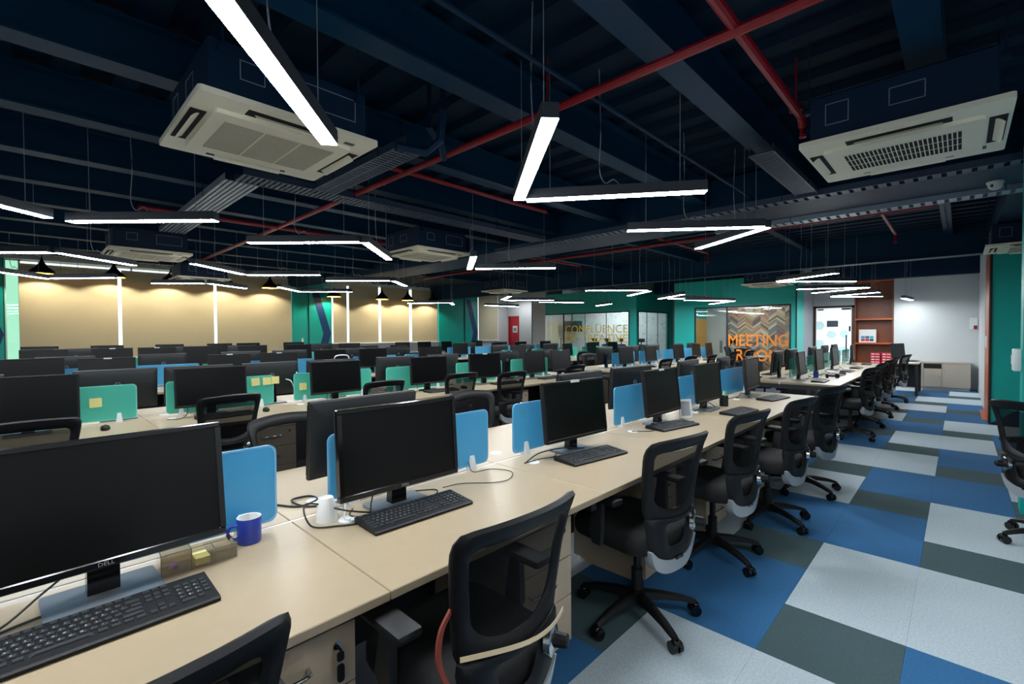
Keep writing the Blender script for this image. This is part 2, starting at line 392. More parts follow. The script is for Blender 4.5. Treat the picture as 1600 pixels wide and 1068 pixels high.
link('pull_handle', MB().tube([(-11.24, 14.47, 0.8), (-11.24, 14.47, 1.25)], 0.014).tube([(-11.30, 14.55, 0.8), (-11.30, 14.55, 1.25)], 0.014).mesh('pull_handle', 'black_steel'), d2)
w5 = struct('window_5', MB().box(-8.012, -8.0, 14.64, 15.24, 0, G - 0.04).mesh('glass_pane', 'clear_glass', 0))
for y0, y1 in ((15.25, 16.06), (16.07, 16.88)): link('pane', MB().box(-8.012, -8.0, y0, y1, 0, G - 0.04).mesh('glass_pane', 'clear_glass', 0), w5)
struct('wall_corridor', MB().box(-8.0, -6.4, 17.3, 17.4, 0, CZ).mesh('wall_corridor', 'white_wall', 0))
# --- meeting room
b = MB().box(-6.31, -3.1, 14.0, 14.1, 2.19, 2.97).box(-6.31, -5.77, 14.0, 14.1, 0, 2.19).box(-3.22, -3.1, 14.0, 14.1, 0, 2.19).box(-3.2, -3.1, 14.1, 14.8, 0, 2.97).box(-6.42, -6.31, 14.0, 17.3, 0, 2.97)
wm = struct('wall_meeting', b.mesh('wall_meeting', 'teal_paint', 0))
link('corner_trim', MB().box(-3.115, -3.085, 13.985, 14.015, 0, 2.97).mesh('corner_trim', 'black_steel', 0), wm)
link('plaster_side', MB().box(-3.2, -3.1, 14.8, 16.1, 0, CZ).mesh('plaster_side', 'wall_grey', 0), wm, label='grey plaster side wall')
link('back_wall', MB().box(-6.31, -3.2, 16.25, 16.35, 0, 2.97).mesh('back_wall', 'white_wall', 0), wm, label='white inner wall')
link('wallpaper', MB().box(-5.62, -3.22, 16.235, 16.25, 0, 2.8).mesh('wallpaper', 'chevron_wallpaper', 0), wm, label='multicoloured chevron plank wallpaper')
link('ochre_panel', MB().box(-6.31, -6.28, 14.15, 16.2, 0, 1.9).mesh('ochre_panel', 'ochre', 0), wm, label='ochre wall panel')
link('room_ceiling', MB().box(-6.31, -3.2, 14.1, 16.25, 2.78, 2.82).mesh('room_ceiling', 'white_wall', 0), wm)
b = MB().box(-4.87, -4.83, 13.99, 14.03, 0, 2.19).box(-5.77, -3.22, 13.99, 14.03, 2.15, 2.19).box(-3.26, -3.22, 13.99, 14.03, 0, 2.19).box(-5.79, -5.755, 13.99, 14.03, 0, 2.19)
link('glazing_frame', b.mesh('glazing_frame', 'black_steel', 0), wm)
w6 = struct('window_6', MB().box(-4.83, -4.05, 14.005, 14.017, 0, 2.15).mesh('glass_pane', 'clear_glass', 0))
link('pane', MB().box(-4.04, -3.26, 14.005, 14.017, 0, 2.15).mesh('glass_pane', 'clear_glass', 0), w6)
for txt, z, w_ in (('MEETING', 1.22, 1.53), ('ROOM', 0.80, 1.1)):
    link('lettering', text_mesh(txt, 'letter_orange', 0.33, w_, 0.002, 0.012), w6, (-4.04, 14.0, z), (PI / 2, 0, 0), label='orange lettering on glass')
d3 = struct('door_3', MB().box(-5.745, -4.88, 14.005, 14.017, 0.01, 2.14).mesh('glass_leaf', 'clear_glass', 0))
link('pull_handle', MB().tube([(-4.98, 13.97, 0.85), (-4.98, 13.97, 1.2)], 0.014).tube([(-5.05, 14.05, 0.85), (-5.05, 14.05, 1.2)], 0.014).mesh('pull_handle', 'black_steel'), d3)
# --- end wall, right wall
b = MB().box(-1.27, 0.35, 16.0, 16.1, 0, CZ).box(-3.1, -2.13, 16.0, 16.1, 2.18, CZ).box(-2.13, -1.27, 16.38, 16.45, 0, CZ).box(-1.27, -1.22, 16.1, 16.4, 0, CZ)
we = struct('wall_far', b.mesh('wall_far', 'white_wall', 0))
link('bulkhead', MB().box(-8.0, 1.5, 15.75, 15.99, 2.84, CZ).mesh('bulkhead', 'navy_paint', 0), we)
d4 = struct('door_4', MB().box(-3.03, -2.19, 16.0, 16.02, 0.02, 2.12).mesh('door_leaf', 'backlit_white', 0))
link('door_frame', MB().box(-3.1, -3.035, 15.95, 16.05, 0, 2.18).box(-2.185, -2.12, 15.95, 16.05, 0, 2.18).box(-3.1, -2.12, 15.95, 16.05, 2.12, 2.18).mesh('door_frame', 'wood_dark', 0), d4)
link('name_plate', MB().rbox(-2.77, -2.5, 15.985, 16.0, 1.58, 1.76, 0.003, 1).mesh('name_plate', 'sign_grey'), d4)
hexs = MB()
for hx, hz, r in ((-2.95, 1.62, 0.14), (-2.66, 1.36, 0.13), (-2.95, 1.08, 0.15), (-2.36, 1.38, 0.12), (-2.38, 0.9, 0.15)):
    hexs.prism([(hx + r * math.cos(PI / 3 * k), hz + r * math.sin(PI / 3 * k)) for k in range(6)], 15.997, 16.0, 'xz')
link('hexagon_film', hexs.mesh('hexagon_film', 'glow_teal', 0), d4, label='pale teal hexagon decals')
link('pull_handle', MB().tube([(-2.3, 15.94, 0.7), (-2.3, 15.94, 1.35)], 0.016).mesh('pull_handle', 'black_steel'), d4)
link('door_closer', MB().box(-3.0, -2.85, 15.985, 16.0, 2.06, 2.1).box(-2.42, -2.2, 15.985, 16.0, 2.06, 2.11).box(-2.25, -2.21, 15.985, 16.0, 1.45, 1.6).mesh('door_closer', 'black_steel', 0), d4)
b = MB().box(0.33, 0.45, 12.15, 16.1, 0, CZ)
wr = struct('wall_right', b.mesh('wall_right', 'white_wall', 0))
link('near_wall', MB().box(1.5, 1.6, -3.2, 10.5, 0, CZ).box(0.43, 0.45, 10.7, 12.15, 0, CZ).mesh('near_wall', 'white_wall', 0), wr)
tc_ = link('teal_column', MB().box(0.345, 1.6, 10.5, 10.72, 0, 2.95).mesh('teal_column', 'teal_paint', 0), wr, label='teal column panel')
link('navy_corner', MB().prism([(0.36, 0.0), (0.80, 0.0), (0.80, 0.36)], 10.49, 10.5, 'xz').prism([(0.62, 2.95), (1.5, 2.95), (1.5, 2.2)], 10.49, 10.5, 'xz').mesh('navy_corner', 'chevron_navy', 0), tc_)
link('edge_trim', MB().box(0.335, 0.36, 10.485, 10.5, 0, 2.95).mesh('edge_trim', 'black_steel', 0), tc_)
link('near_column', MB().box(0.36, 1.6, 5.45, 5.66, 0, 2.95).mesh('near_column', 'teal_paint', 0), wr, label='teal column panel')
link('bulkhead_right', MB().box(0.36, 1.6, 5.45, 12.2, 2.95, CZ).mesh('bulkhead_right', 'navy_paint', 0), wr)
d5 = struct('door_5', MB().box(0.332, 0.425, 10.74, 12.13, 0, 2.7).mesh('wood_panel', 'wood_orange', 0))
link('threshold', MB().box(0.27, 0.43, 10.74, 12.13, 0.0005, 0.006).mesh('threshold', 'wood_orange', 0), d5)
struct('wall_back', MB().box(-16.2, 1.6, -3.3, -3.2, 0, CZ).mesh('wall_back', 'white_wall', 0))

# --- ceiling: folded metal deck, beams, girders
b = MB(); prof = []
y = -3.3; P = 0.33
while y < 18.5:
    prof += [(y, CZ + 0.055), (y + 0.13, CZ + 0.055), (y + 0.16, CZ), (y + 0.30, CZ)]; y += P
poly = prof + [(prof[-1][0], CZ + 0.12), (prof[0][0], CZ + 0.12)]
vs_ = []
for x in (-16.3, 1.7): vs_ += [(x, a, z) for a, z in prof]
n = len(prof); fs_ = [(i, i + 1, n + i + 1, n + i) for i in range(n - 1)]
b.add(vs_, fs_).box(-16.3, 1.7, -3.4, 18.6, CZ + 0.1, CZ + 0.16)
ceil = struct('ceiling', b.mesh('ceiling_deck', 'navy_deck', 0))
bm_me = {}
def ibeam(y0, y1, z0, z1, fw):
    return MB().box(-fw / 2, fw / 2, y0, y1, z0, z0 + 0.018).box(-0.012, 0.012, y0, y1, z0 + 0.018, z1 - 0.018).box(-fw / 2, fw / 2, y0, y1, z1 - 0.018, z1)
long_me = ibeam(-3.2, 6.0, 3.05, CZ, 0.17).mesh('beam', 'girder_steel', 0)
for x in (0.95, -0.17, -1.27, -2.36, -3.65, -4.75, -5.86, -6.95, -8.1, -9.35, -10.6, -11.85, -13.1):
    link('beam', long_me, ceil, (x, 0, 0))
g = MB()
for yy, z0, fw in ((6.45, 2.94, 0.95), (11.75, 2.81, 0.28)):
    g = MB().box(-16.2, 0.4 if yy > 8 else 1.5, yy - fw / 2, yy + fw / 2, z0, z0 + 0.025).box(-16.2, 0.4 if yy > 8 else 1.5, yy - 0.02, yy + 0.02, z0 + 0.025, CZ)
    if yy < 8: g.box(-16.2, 1.5, 6.0, 6.04, z0, CZ)
    link('girder', g.mesh('girder', 'girder_steel', 0), ceil)
x_me = MB().box(-0.012, 0.012, 6.9, 11.7, 3.2, CZ).box(-0.06, 0.06, 6.9, 11.7, 3.2, 3.215).mesh('beam', 'girder_steel', 0)
for x in (-0.17, -2.4, -4.75, -7.0, -9.4, -11.8): link('beam', x_me, ceil, (x, 0, 0))
# ================================================================ CEILING SERVICES
def pipe(name, pts, r, label, drops=(), m='pipe_red', cat='pipe', hang=()):
    t = thing(name, label, cat, pts[0])
    o = Vector(pts[0]); q = [Vector(p) - o for p in pts]
    link('pipe_run', MB().tube(q, r, 10).mesh('pipe_run', m), t)
    for d in drops:
        d = Vector(d) - o
        link('sprinkler_head', MB().tube([d, d - Vector((0, 0, 0.06))], r * 0.7, 8).lathe([(0.004, -0.06), (0.022, -0.065), (0.024, -0.075), (0.004, -0.08)], 10, c=d[:]).mesh('sprinkler_head', m), t)
    for h in hang:
        h = Vector(h) - o; zt = 3.34 - o.z
        link('hanger', MB().tube([h, (h.x, h.y, zt)], 0.006, 6).lathe([(r + 0.004, -0.015), (r + 0.012, -0.015), (r + 0.012, 0.015), (r + 0.004, 0.015)], 10, c=h[:]).mesh('hanger', m), t)
    return t
pipe('sprinkler_pipe', [(-14.0, 2.5, 2.97), (1.4, 2.5, 2.97)], 0.028, 'long red sprinkler pipe crossing the ceiling before the first zigzag light', (), hang=((-2.05, 2.5, 2.97), (-4.2, 2.5, 2.97)))
pipe('sprinkler_pipe', [(-0.83, -2.0, 2.99), (-0.83, 3.85, 2.99), (-0.83, 3.9, 2.93)], 0.028, 'red sprinkler pipe ending beside the right cassette air conditioner', ((-0.83, 3.9, 2.93),), hang=((-0.83, 3.7, 2.99),))
pipe('sprinkler_pipe', [(-3.8, 2.3, 2.99), (-3.8, 4.6, 2.99)], 0.022, 'short red pipe crossing behind the perforated tray by the big cassette')
pipe('sprinkler_pipe', [(-6.95, 0.95, 2.96), (-6.95, 2.4, 2.96), (-6.95, 5.2, 2.96)], 0.026, 'red pipe among the far left ceiling beams', ((-6.95, 0.95, 2.96),))
pipe('sprinkler_pipe', [(-10.5, 7.5, 2.95), (-0.2, 7.5, 2.95)], 0.026, 'red sprinkler main running under the blue ceiling beyond the girder')
for i, (x, y0, y1) in enumerate(((-3.57, 6.95, 9.25), (-0.73, 7.5, 9.3), (-6.35, 7.1, 8.9))):
    pipe('sprinkler_branch', [(x, y0, 2.95 + (0.045 if y0 < 7.5 else 0)), (x, y1, 2.95 + (0.045 if y0 < 7.5 else 0)), (x, y1 + 0.01, 2.88)], 0.02, 'thin red branch pipe with sprinkler head, %s from the left on the far main' % ['second', 'third', 'first'][i], ((x, y1 + 0.01, 2.89),))
pipe('conduit', [(-1.75, 0.6, 3.0), (-1.75, 5.9, 3.0)], 0.016, 'thin navy conduit running past the bright tilted light', (), 'navy_paint', 'conduit')
pipe('drain_pipe', [(-2.75, 1.75, 2.72), (-2.7, 1.95, 2.72), (-2.62, 2.02, 2.8), (-2.6, 2.03, 3.0), (-2.6, 2.03, 3.38)], 0.03, 'dark drain pipe elbow beside the big left cassette', (), 'navy_paint')
pipe('drain_pipe', [(-2.85, 2.1, 3.38), (-2.85, 2.1, 2.98), (-2.9, 2.25, 2.9), (-3.0, 2.35, 2.86)], 0.026, 'dark drain pipe bending down above the perforated tray', (), 'navy_paint')
def tray(label, x0, x1, y0, y1, z, along, m, ribs=False, step=0.05, rail=0.06):
    t = thing('cable_tray', label, 'cable tray', (x0, y0, z)); L = (x1 - x0) if along == 'x' else (y1 - y0); Wd = (y1 - y0) if along == 'x' else (x1 - x0)
    def B(mb, a0, a1, c0, c1, z0, z1): return mb.box(a0, a1, c0, c1, z0, z1) if along == 'x' else mb.box(c0, c1, a0, a1, z0, z1)
    r = MB(); B(r, 0, L, 0, 0.006, 0, rail); B(r, 0, L, Wd - 0.006, Wd, 0, rail)
    link('side_rail', r.mesh('side_rail', m, 0), t)
    s = MB()
    if ribs:
        k = 0.0
        while k < Wd: B(s, 0, L, k, k + 0.03, -0.006, 0.004); k += 0.045
    else:
        k = 0.0
        while k < L - step: B(s, k, k + step * 0.62, 0, Wd, -0.004, 0.004); k += step
        nl = max(2, int(Wd / 0.07)); 
        for j in range(nl): B(s, 0, L, Wd * j / (nl - 1) - 0.008, Wd * j / (nl - 1) + 0.008, -0.0055, 0.0)
    o = link('slats', s.mesh('slats', m, 0), t, kind='stuff')
    nh = max(2, int(L / 1.5))
    for j in range(nh):
        a = L * (j + 0.5) / nh
        for c in (0.0, Wd): 
            p = (a, c) if along == 'x' else (c, a)
            link('hanger_rod', MB().tube([(0, 0, 0), (0, 0, 3.34 - z)], 0.005, 6).mesh('hanger_rod', 'navy_paint'), t, (p[0], p[1], 0))
tray('perforated navy cable tray running out from behind the big left cassette', -4.7, -3.08, 2.04, 2.26, 2.92, 'x', 'tray_steel')
tray('long perforated navy tray passing behind the big left cassette', -4.98, -4.72, 1.4, 5.7, 2.92, 'y', 'tray_steel')
tray('ribbed steel tray with bolts above the left pendant lights', -8.12, -5.0, 1.32, 1.60, 2.92, 'x', 'tray_bright', True)
tray('short perforated tray beside the right cassette air conditioner', -1.28, -1.10, 4.2, 5.8, 2.92, 'y', 'tray_steel')
tray('slatted tray on the near edge of the blue girder', -6.0, 1.3, 5.82, 5.98, 2.9, 'x', 'tray_steel', False, 0.1)
tray('bright slatted tray on the far edge of the blue girder', -2.6, 1.3, 7.0, 7.2, 2.9, 'x', 'tray_bright', False, 0.1)

# --- cassette air conditioners
def ac_template(dark):
    T = []; h = 0.475
    part(T, 'face_panel', MB().prism(rrect(0.95, 0.95, 0.02, 3), 0.0, 0.03).prism(rrect(*((0.74, 0.62) if dark else (0.66, 0.74)), 0.02, 3), -0.022, 0.0).mesh('face_panel', 'ac_cream', 30))
    if dark:
        part(T, 'intake_shade', MB().box(-0.28, 0.28, -0.19, 0.19, -0.0235, -0.0215).mesh('intake_shade', 'recess_shade', 0))  # dark sheet painted as the shade behind the grille bars
        b = MB()
        for i in range(27): x = -0.28 + i * 0.56 / 26; b.box(x - 0.003, x + 0.003, -0.19, 0.19, -0.0244, -0.0236)
        for i in range(4): y = -0.19 + i * 0.38 / 3; b.box(-0.28, 0.28, y - 0.0035, y + 0.0035, -0.0246, -0.0236)
        part(T, 'intake_grille', b.mesh('intake_grille', 'ac_cream', 0), kind='stuff')
    else:
        part(T, 'intake_grille', MB().box(-0.23, 0.23, -0.30, 0.30, -0.0245, -0.0215).mesh('intake_grille', 'ac_grille', 0))
        b = MB()
        for i in range(24): x = -0.23 + i * 0.46 / 23; b.box(x - 0.0022, x + 0.0022, -0.30, 0.30, -0.0255, -0.0243)
        for y in (-0.10, 0.10): b.box(-0.23, 0.23, y - 0.004, y + 0.004, -0.026, -0.0243)
        part(T, 'grille_bars', b.mesh('grille_bars', 'ac_cream', 0), kind='stuff')
    slot = MB().box(-0.24, 0.24, -0.036, 0.036, -0.003, 0.001).mesh('louvre_slot_shade', 'recess_shade', 0)  # thin dark box drawn as shade in the louvre recess
    flap = MB().loft([[(x, -0.012, -0.003), (x, 0.006, -0.014), (x, 0.022, -0.03), (x, 0.027, -0.028), (x, 0.012, -0.012), (x, -0.004, -0.001)] for x in (-0.2, 0.2)]).mesh('louvre_flap', 'ac_cream', 40)
    for a, d in ((0, 0.36 if dark else 0.422), (PI, 0.36 if dark else 0.422), (PI / 2, 0.422 if dark else 0.385), (-PI / 2, 0.422 if dark else 0.385)):
        i = part(T, 'louvre_slot_shade', slot, None, (math.sin(a) * -d if a not in (0, PI) else 0, math.cos(a) * d if a in (0, PI) else 0, 0), (0, 0, a))
        part(T, 'louvre_flap', flap, i)
    part(T, 'corner_badge', MB().box(0.36, 0.39, 0.30, 0.36, -0.003, 0.0).mesh('corner_badge', 'sign_grey', 0))
    part(T, 'casing', MB().rbox(-0.42, 0.42, -0.42, 0.42, 0.03, 0.31, 0.01, 1).mesh('casing', 'navy_box', 30), label='navy painted casing')
    def outline(axis, s, c, w, z0, z1):
        t = 0.004; b = MB()
        for a0, a1, q0, q1 in ((c - w / 2, c + w / 2, z0, z0 + t), (c - w / 2, c + w / 2, z1 - t, z1), (c - w / 2, c - w / 2 + t, z0, z1), (c + w / 2 - t, c + w / 2, z0, z1)):
            if axis == 'x': b.box(min(s, s + 0.002), max(s, s + 0.002), a0, a1, q0, q1)
            else: b.box(a0, a1, min(s, s - 0.002), max(s, s - 0.002), q0, q1)
        part(T, 'knockout_outline', b.mesh('knockout_outline', 'wire_grey', 0), label='pale knockout outline')
    outline('x', 0.42, -0.22, 0.12, 0.14, 0.24); outline('x', 0.42, 0.2, 0.3, 0.12, 0.25); outline('y', -0.42, 0.05, 0.16, 0.14, 0.24); outline('y', -0.42, -0.28, 0.12, 0.12, 0.25)
    rod = MB().tube([(0, 0, 0.25), (0, 0, 0.71)], 0.005, 6).box(-0.02, 0.02, -0.02, 0.02, 0.24, 0.26).mesh('hanger_rod', 'navy_paint')
    for sx in (-1, 1):
        for sy in (-1, 1): part(T, 'hanger_rod', rod, None, (sx * 0.44, sy * 0.36, 0))
    return T
ACA = ac_template(False); ACB = ac_template(True)
for tpl, x, y, lb in ((ACA, -3.08, 1.06, 'large cream cassette air conditioner behind the brightest left light'),
                      (ACB, -0.28, 3.9, 'cream cassette air conditioner with dark grille at upper right'),
                      (ACA, -8.6, 1.25, 'cream cassette air conditioner above the left blinds'),
                      (ACA, -5.75, 4.15, 'cream cassette air conditioner in the middle under the navy beams'),
                      (ACA, -11.75, 2.6, 'small cream cassette air conditioner near the blinds pendant lamps'),
                      (ACA, -9.3, 9.4, 'small cream cassette air conditioner toward the red door'),
                      (ACA, -3.5, 12.9, 'cream cassette air conditioner before the meeting room wall'),
                      (ACA, 0.72, 9.75, 'cream cassette air conditioner cut by the right edge by teal column')):
    inst(tpl, 'air_conditioner', lb, 'air conditioner', (x, y, 2.62), 0, 'ceiling cassette air conditioners')
def dome_camera(lb, x, y, z):
    t = thing('dome_camera', lb, 'camera', (x, y, z))
    link('mount', MB().lathe([(0.0, 0.4), (0.02, 0.4), (0.02, 0.06), (0.065, 0.06), (0.065, 0.0), (0.0, 0.0)], 18).mesh('mount', 'white_plastic'), t)
    link('dome', MB().lathe([(0.058, 0.0), (0.056, -0.02), (0.045, -0.045), (0.025, -0.058), (0.0, -0.06)], 18).mesh('dome', 'white_plastic', 60), t)
    link('lens', MB().lathe([(0.0, 0.004), (0.014, 0.003), (0.016, 0.0)], 12, mtx=Matrix.Translation((-0.02, -0.046, -0.026)) @ Matrix.Rotation(math.radians(115), 4, 'X')).mesh('lens', 'black_gloss'), t)
dome_camera('white dome camera under the bright slatted tray at right', 0.24, 6.72, 2.92)
dome_camera('white dome camera above the left navy chevron column', -15.5, 7.3, 2.93)

# --- linear lamps: groups of zigzags
def strip(px, qx, z, label, group, wf=0.36):
    p = Vector((px[0], px[1], 0)); q = Vector((qx[0], qx[1], 0)); d = q - p; L = d.length; a = math.atan2(d.y, d.x); c = (p + q) / 2
    t = thing('linear_light', label, 'lamp', (c.x, c.y, z), a, group)
    link('housing', MB().prism(rrect(L, 0.085, 0.004, 1), 0.004, 0.075).mesh('housing', 'housing_grey', 30), t)
    link('diffuser', MB().box(-L / 2 + 0.004, L / 2 - 0.004, -0.039, 0.039, 0.0, 0.0039).mesh('diffuser', 'led', 0), t)
    wm_ = MB().tube([(0, 0, 0.075), (0, 0, 3.34 - z)], 0.0025, 5).mesh('suspension_wire', 'wire_grey')
    for s in (-1, 1): link('suspension_wire', wm_, t, (s * L * wf, 0, 0))
    cz = 3.34 - z
    link('power_cord', MB().tube(spline([(0.05, 0, 0.075), (0.0, 0.02, 0.13), (-0.06, 0.0, 0.1), (-0.1, 0.0, 0.2), (-0.09, 0.01, 0.5 * cz), (-0.1, 0.0, cz)], 4), 0.004, 5).mesh('power_cord', 'wire_grey'), t)
def zig(row, z, segs, where):
    for i, (p, q) in enumerate(segs):
        strip(p, q, z, 'suspended white linear light, %s from the left above %s' % (ORD[i], where), 'linear lights above ' + where, 0.14 if row == 'C' and i == 1 else 0.36)
S = 0.887
def sc(a, s=S): return tuple(round(v * s, 3) for v in a)
zig('A', 2.43, [((-1.42, 0.28), (-2.351, 1.101)), ((-1.348, 1.664), (-2.342, 2.522)), ((-2.316, 2.571), (-1.28, 3.294)), ((-2.315, 4.018), (-1.33, 4.785)), ((-1.309, 4.83), (-2.23, 5.475))], 'the nearest bench')
for p_, q_, n_ in (((-1.38, 0.22), (-2.30, -0.65), 'the bench end beside the camera'), ((-1.35, -1.9), (-2.3, -1.0), 'the bench end behind the camera'), ((0.35, -1.5), (1.2, -0.6), 'the aisle end behind the camera'), ((0.35, 0.9), (1.2, 1.8), 'the aisle beside the camera')):  # unseen strips added to brighten the foreground desk and carpet
    strip(p_, q_, 2.43, 'added unseen linear light brightening the foreground, above ' + n_, 'added unseen lights near the camera')
zig('B', 2.43, [((-4.55, -0.80), (-5.46, 0.15)), ((-5.526, 0.276), (-4.595, 1.146)), ((-5.487, 1.663), (-4.62, 2.48)), ((-4.6, 2.53), (-5.444, 3.339)), ((-4.473, 3.964), (-5.40, 4.70)), ((-5.313, 4.74), (-4.413, 5.554))], 'the second bench')
zig('C', 2.43, [((-8.6, -0.7), (-7.72, 0.22)), ((-7.70, 0.27), (-8.365, 1.074)), ((-7.605, 1.597), (-8.42, 2.47)), ((-8.475, 2.55), (-7.661, 3.396)), ((-8.416, 3.848), (-7.61, 4.68)), ((-7.594, 4.74), (-8.2, 5.40))], 'the third bench')
zig('D', 2.43, [((-10.38, -0.45), (-11.33, 0.27)), ((-11.219, 0.33), (-10.364, 1.071)), ((-11.063, 1.682), (-10.42, 2.37)), ((-10.363, 2.44), (-10.95, 3.25)), ((-10.2, 3.65), (-10.97, 4.38)), ((-10.992, 4.44), (-10.207, 5.272))], 'the fourth bench')
zO = 1.46 + 0.97 * S
zig('A2', zO, [(sc((-2.56, 10.15)), sc((-1.502, 9.477))), (sc((-2.581, 10.23)), sc((-1.502, 11.34))), (sc((-2.739, 12.396)), sc((-1.52, 13.05))), (sc((-1.486, 13.11)), sc((-2.726, 13.962))), (sc((-2.597, 15.62)), sc((-1.487, 14.95))), (sc((-2.646, 15.96)), sc((-1.6, 16.8)))], 'the far right bench')
strip(sc((-1.243, 18.261), .8), sc((-1.131, 19.627), .8), 1.46 + .97 * .8, 'suspended linear light seen end-on before the white end wall', 'linear lights above the end wall')
zig('B2', zO, [(sc((-6.289, 9.033)), sc((-5.28, 10.12))), (sc((-5.342, 10.307)), sc((-6.388, 11.152))), (sc((-6.388, 12.913)), sc((-5.19, 11.85))), (sc((-6.14, 13.0)), sc((-5.284, 13.9)))], 'the far blue-divider bench')
zig('B3', 1.46 + .97 * .8, [((-4.89, 11.23), (-4.17, 12.36)), ((-4.14, 12.43), (-5.1, 13.4))], 'the area before the meeting room door')
zig('C2', zO, [(sc((-8.665, 8.963)), sc((-9.649, 9.658))), (sc((-9.749, 9.947)), sc((-8.814, 10.997))), (sc((-9.67, 11.351)), sc((-8.871, 12.6))), (sc((-9.601, 14.5)), sc((-8.637, 13.9)))], 'the bench before the lettered glass')
zig('D2', zO, [(sc((-12.936, 8.601)), sc((-11.82, 9.40))), (sc((-11.787, 9.45)), sc((-12.512, 10.139))), (sc((-12.069, 11.218)), sc((-11.852, 12.702)))], 'the far fourth bench')

# --- pendant lamps by the blinds
def pendant(y, z, lb):
    t = thing('pendant_lamp', lb, 'lamp', (-15.4, y, z), 0, 'black pendant lamps by the blinds')
    prof = [(0.012, 0.40), (0.016, 0.36), (0.03, 0.30), (0.06, 0.23), (0.12, 0.15), (0.19, 0.09), (0.225, 0.045), (0.23, 0.0)]
    link('shade', MB().lathe(prof + [(r - 0.005, zz - 0.004) for r, zz in prof[::-1] if r > 0.02], 28).mesh('shade', 'lamp_black', 60), t)
    link('shade_lining', MB().lathe([(r - 0.007, zz - 0.006) for r, zz in prof[2:]], 24).mesh('shade_lining', 'lamp_gold', 60), t, label='gold shade lining')
    link('bulb', MB().lathe([(0.0, 0.09), (0.03, 0.085), (0.045, 0.06), (0.04, 0.03), (0.0, 0.015)], 16, c=(0, 0, 0.115)).mesh('bulb', 'bulb_warm', 60), t)
    link('cord', MB().tube([(0, 0, 0.39), (0, 0, 3.34 - z)], 0.004, 6).mesh('cord', 'cable_black'), t)
    link('ceiling_rose', MB().lathe([(0.0, -0.05), (0.045, -0.05), (0.05, 0.0), (0.0, 0.0)], 16, c=(0, 0, 3.345 - z)).mesh('ceiling_rose', 'lamp_black'), t)
    ld = bpy.data.lights.new('bulb_light', 'SPOT'); ld.energy = LAMP_W; ld.color = (1.0, 0.87, 0.64); ld.shadow_soft_size = 0.03; ld.spot_size = math.radians(150); ld.spot_blend = 0.1
    link('bulb_light', ld, t, (0, 0, 0.115))
LAMP_W = 66.0
for i, (y, z) in enumerate(((0.29, 2.90), (1.57, 2.92), (2.76, 2.90), (4.04, 2.90), (5.26, 2.89), (7.3, 2.73), (9.13, 2.73), (10.24, 2.74), (11.45, 2.74))):
    pendant(y, z, 'black cone pendant lamp by the blinds, %s from the left' % ORD[i])
# --- roller blinds
for i, (y0, y1) in enumerate(((-0.09, 1.69), (1.77, 3.87), (3.95, 6.09), (7.52, 8.02), (8.11, 9.29), (9.40, 10.66), (10.79, 12.06), (14.40, 15.62))):
    zb = 0.87 if i < 3 else 1.13; h_ = (3.13 if i < 2 else 3.25) - zb
    t = thing('roller_blind', 'beige roller blind, %s from the left along the window wall' % ORD[i], 'blind', (W + 0.06, (y0 + y1) / 2, zb), 0, 'beige roller blinds')
    w_ = (y1 - y0) / 2
    link('fabric', MB().box(-0.0015, 0.0015, -w_, w_, 0.012, h_).mesh('fabric', 'blind_fabric', 0), t)
    link('roller_tube', MB().tube([(0, -w_, h_ + 0.01), (0, w_, h_ + 0.01)], 0.022, 10).mesh('roller_tube', 'white_plastic'), t)
    link('bottom_rail', MB().rbox(-0.008, 0.008, -w_, w_, -0.012, 0.014, 0.004, 1).mesh('bottom_rail', 'white_plastic'), t)
# ================================================================ FURNITURE TEMPLATES
DZ = 0.735
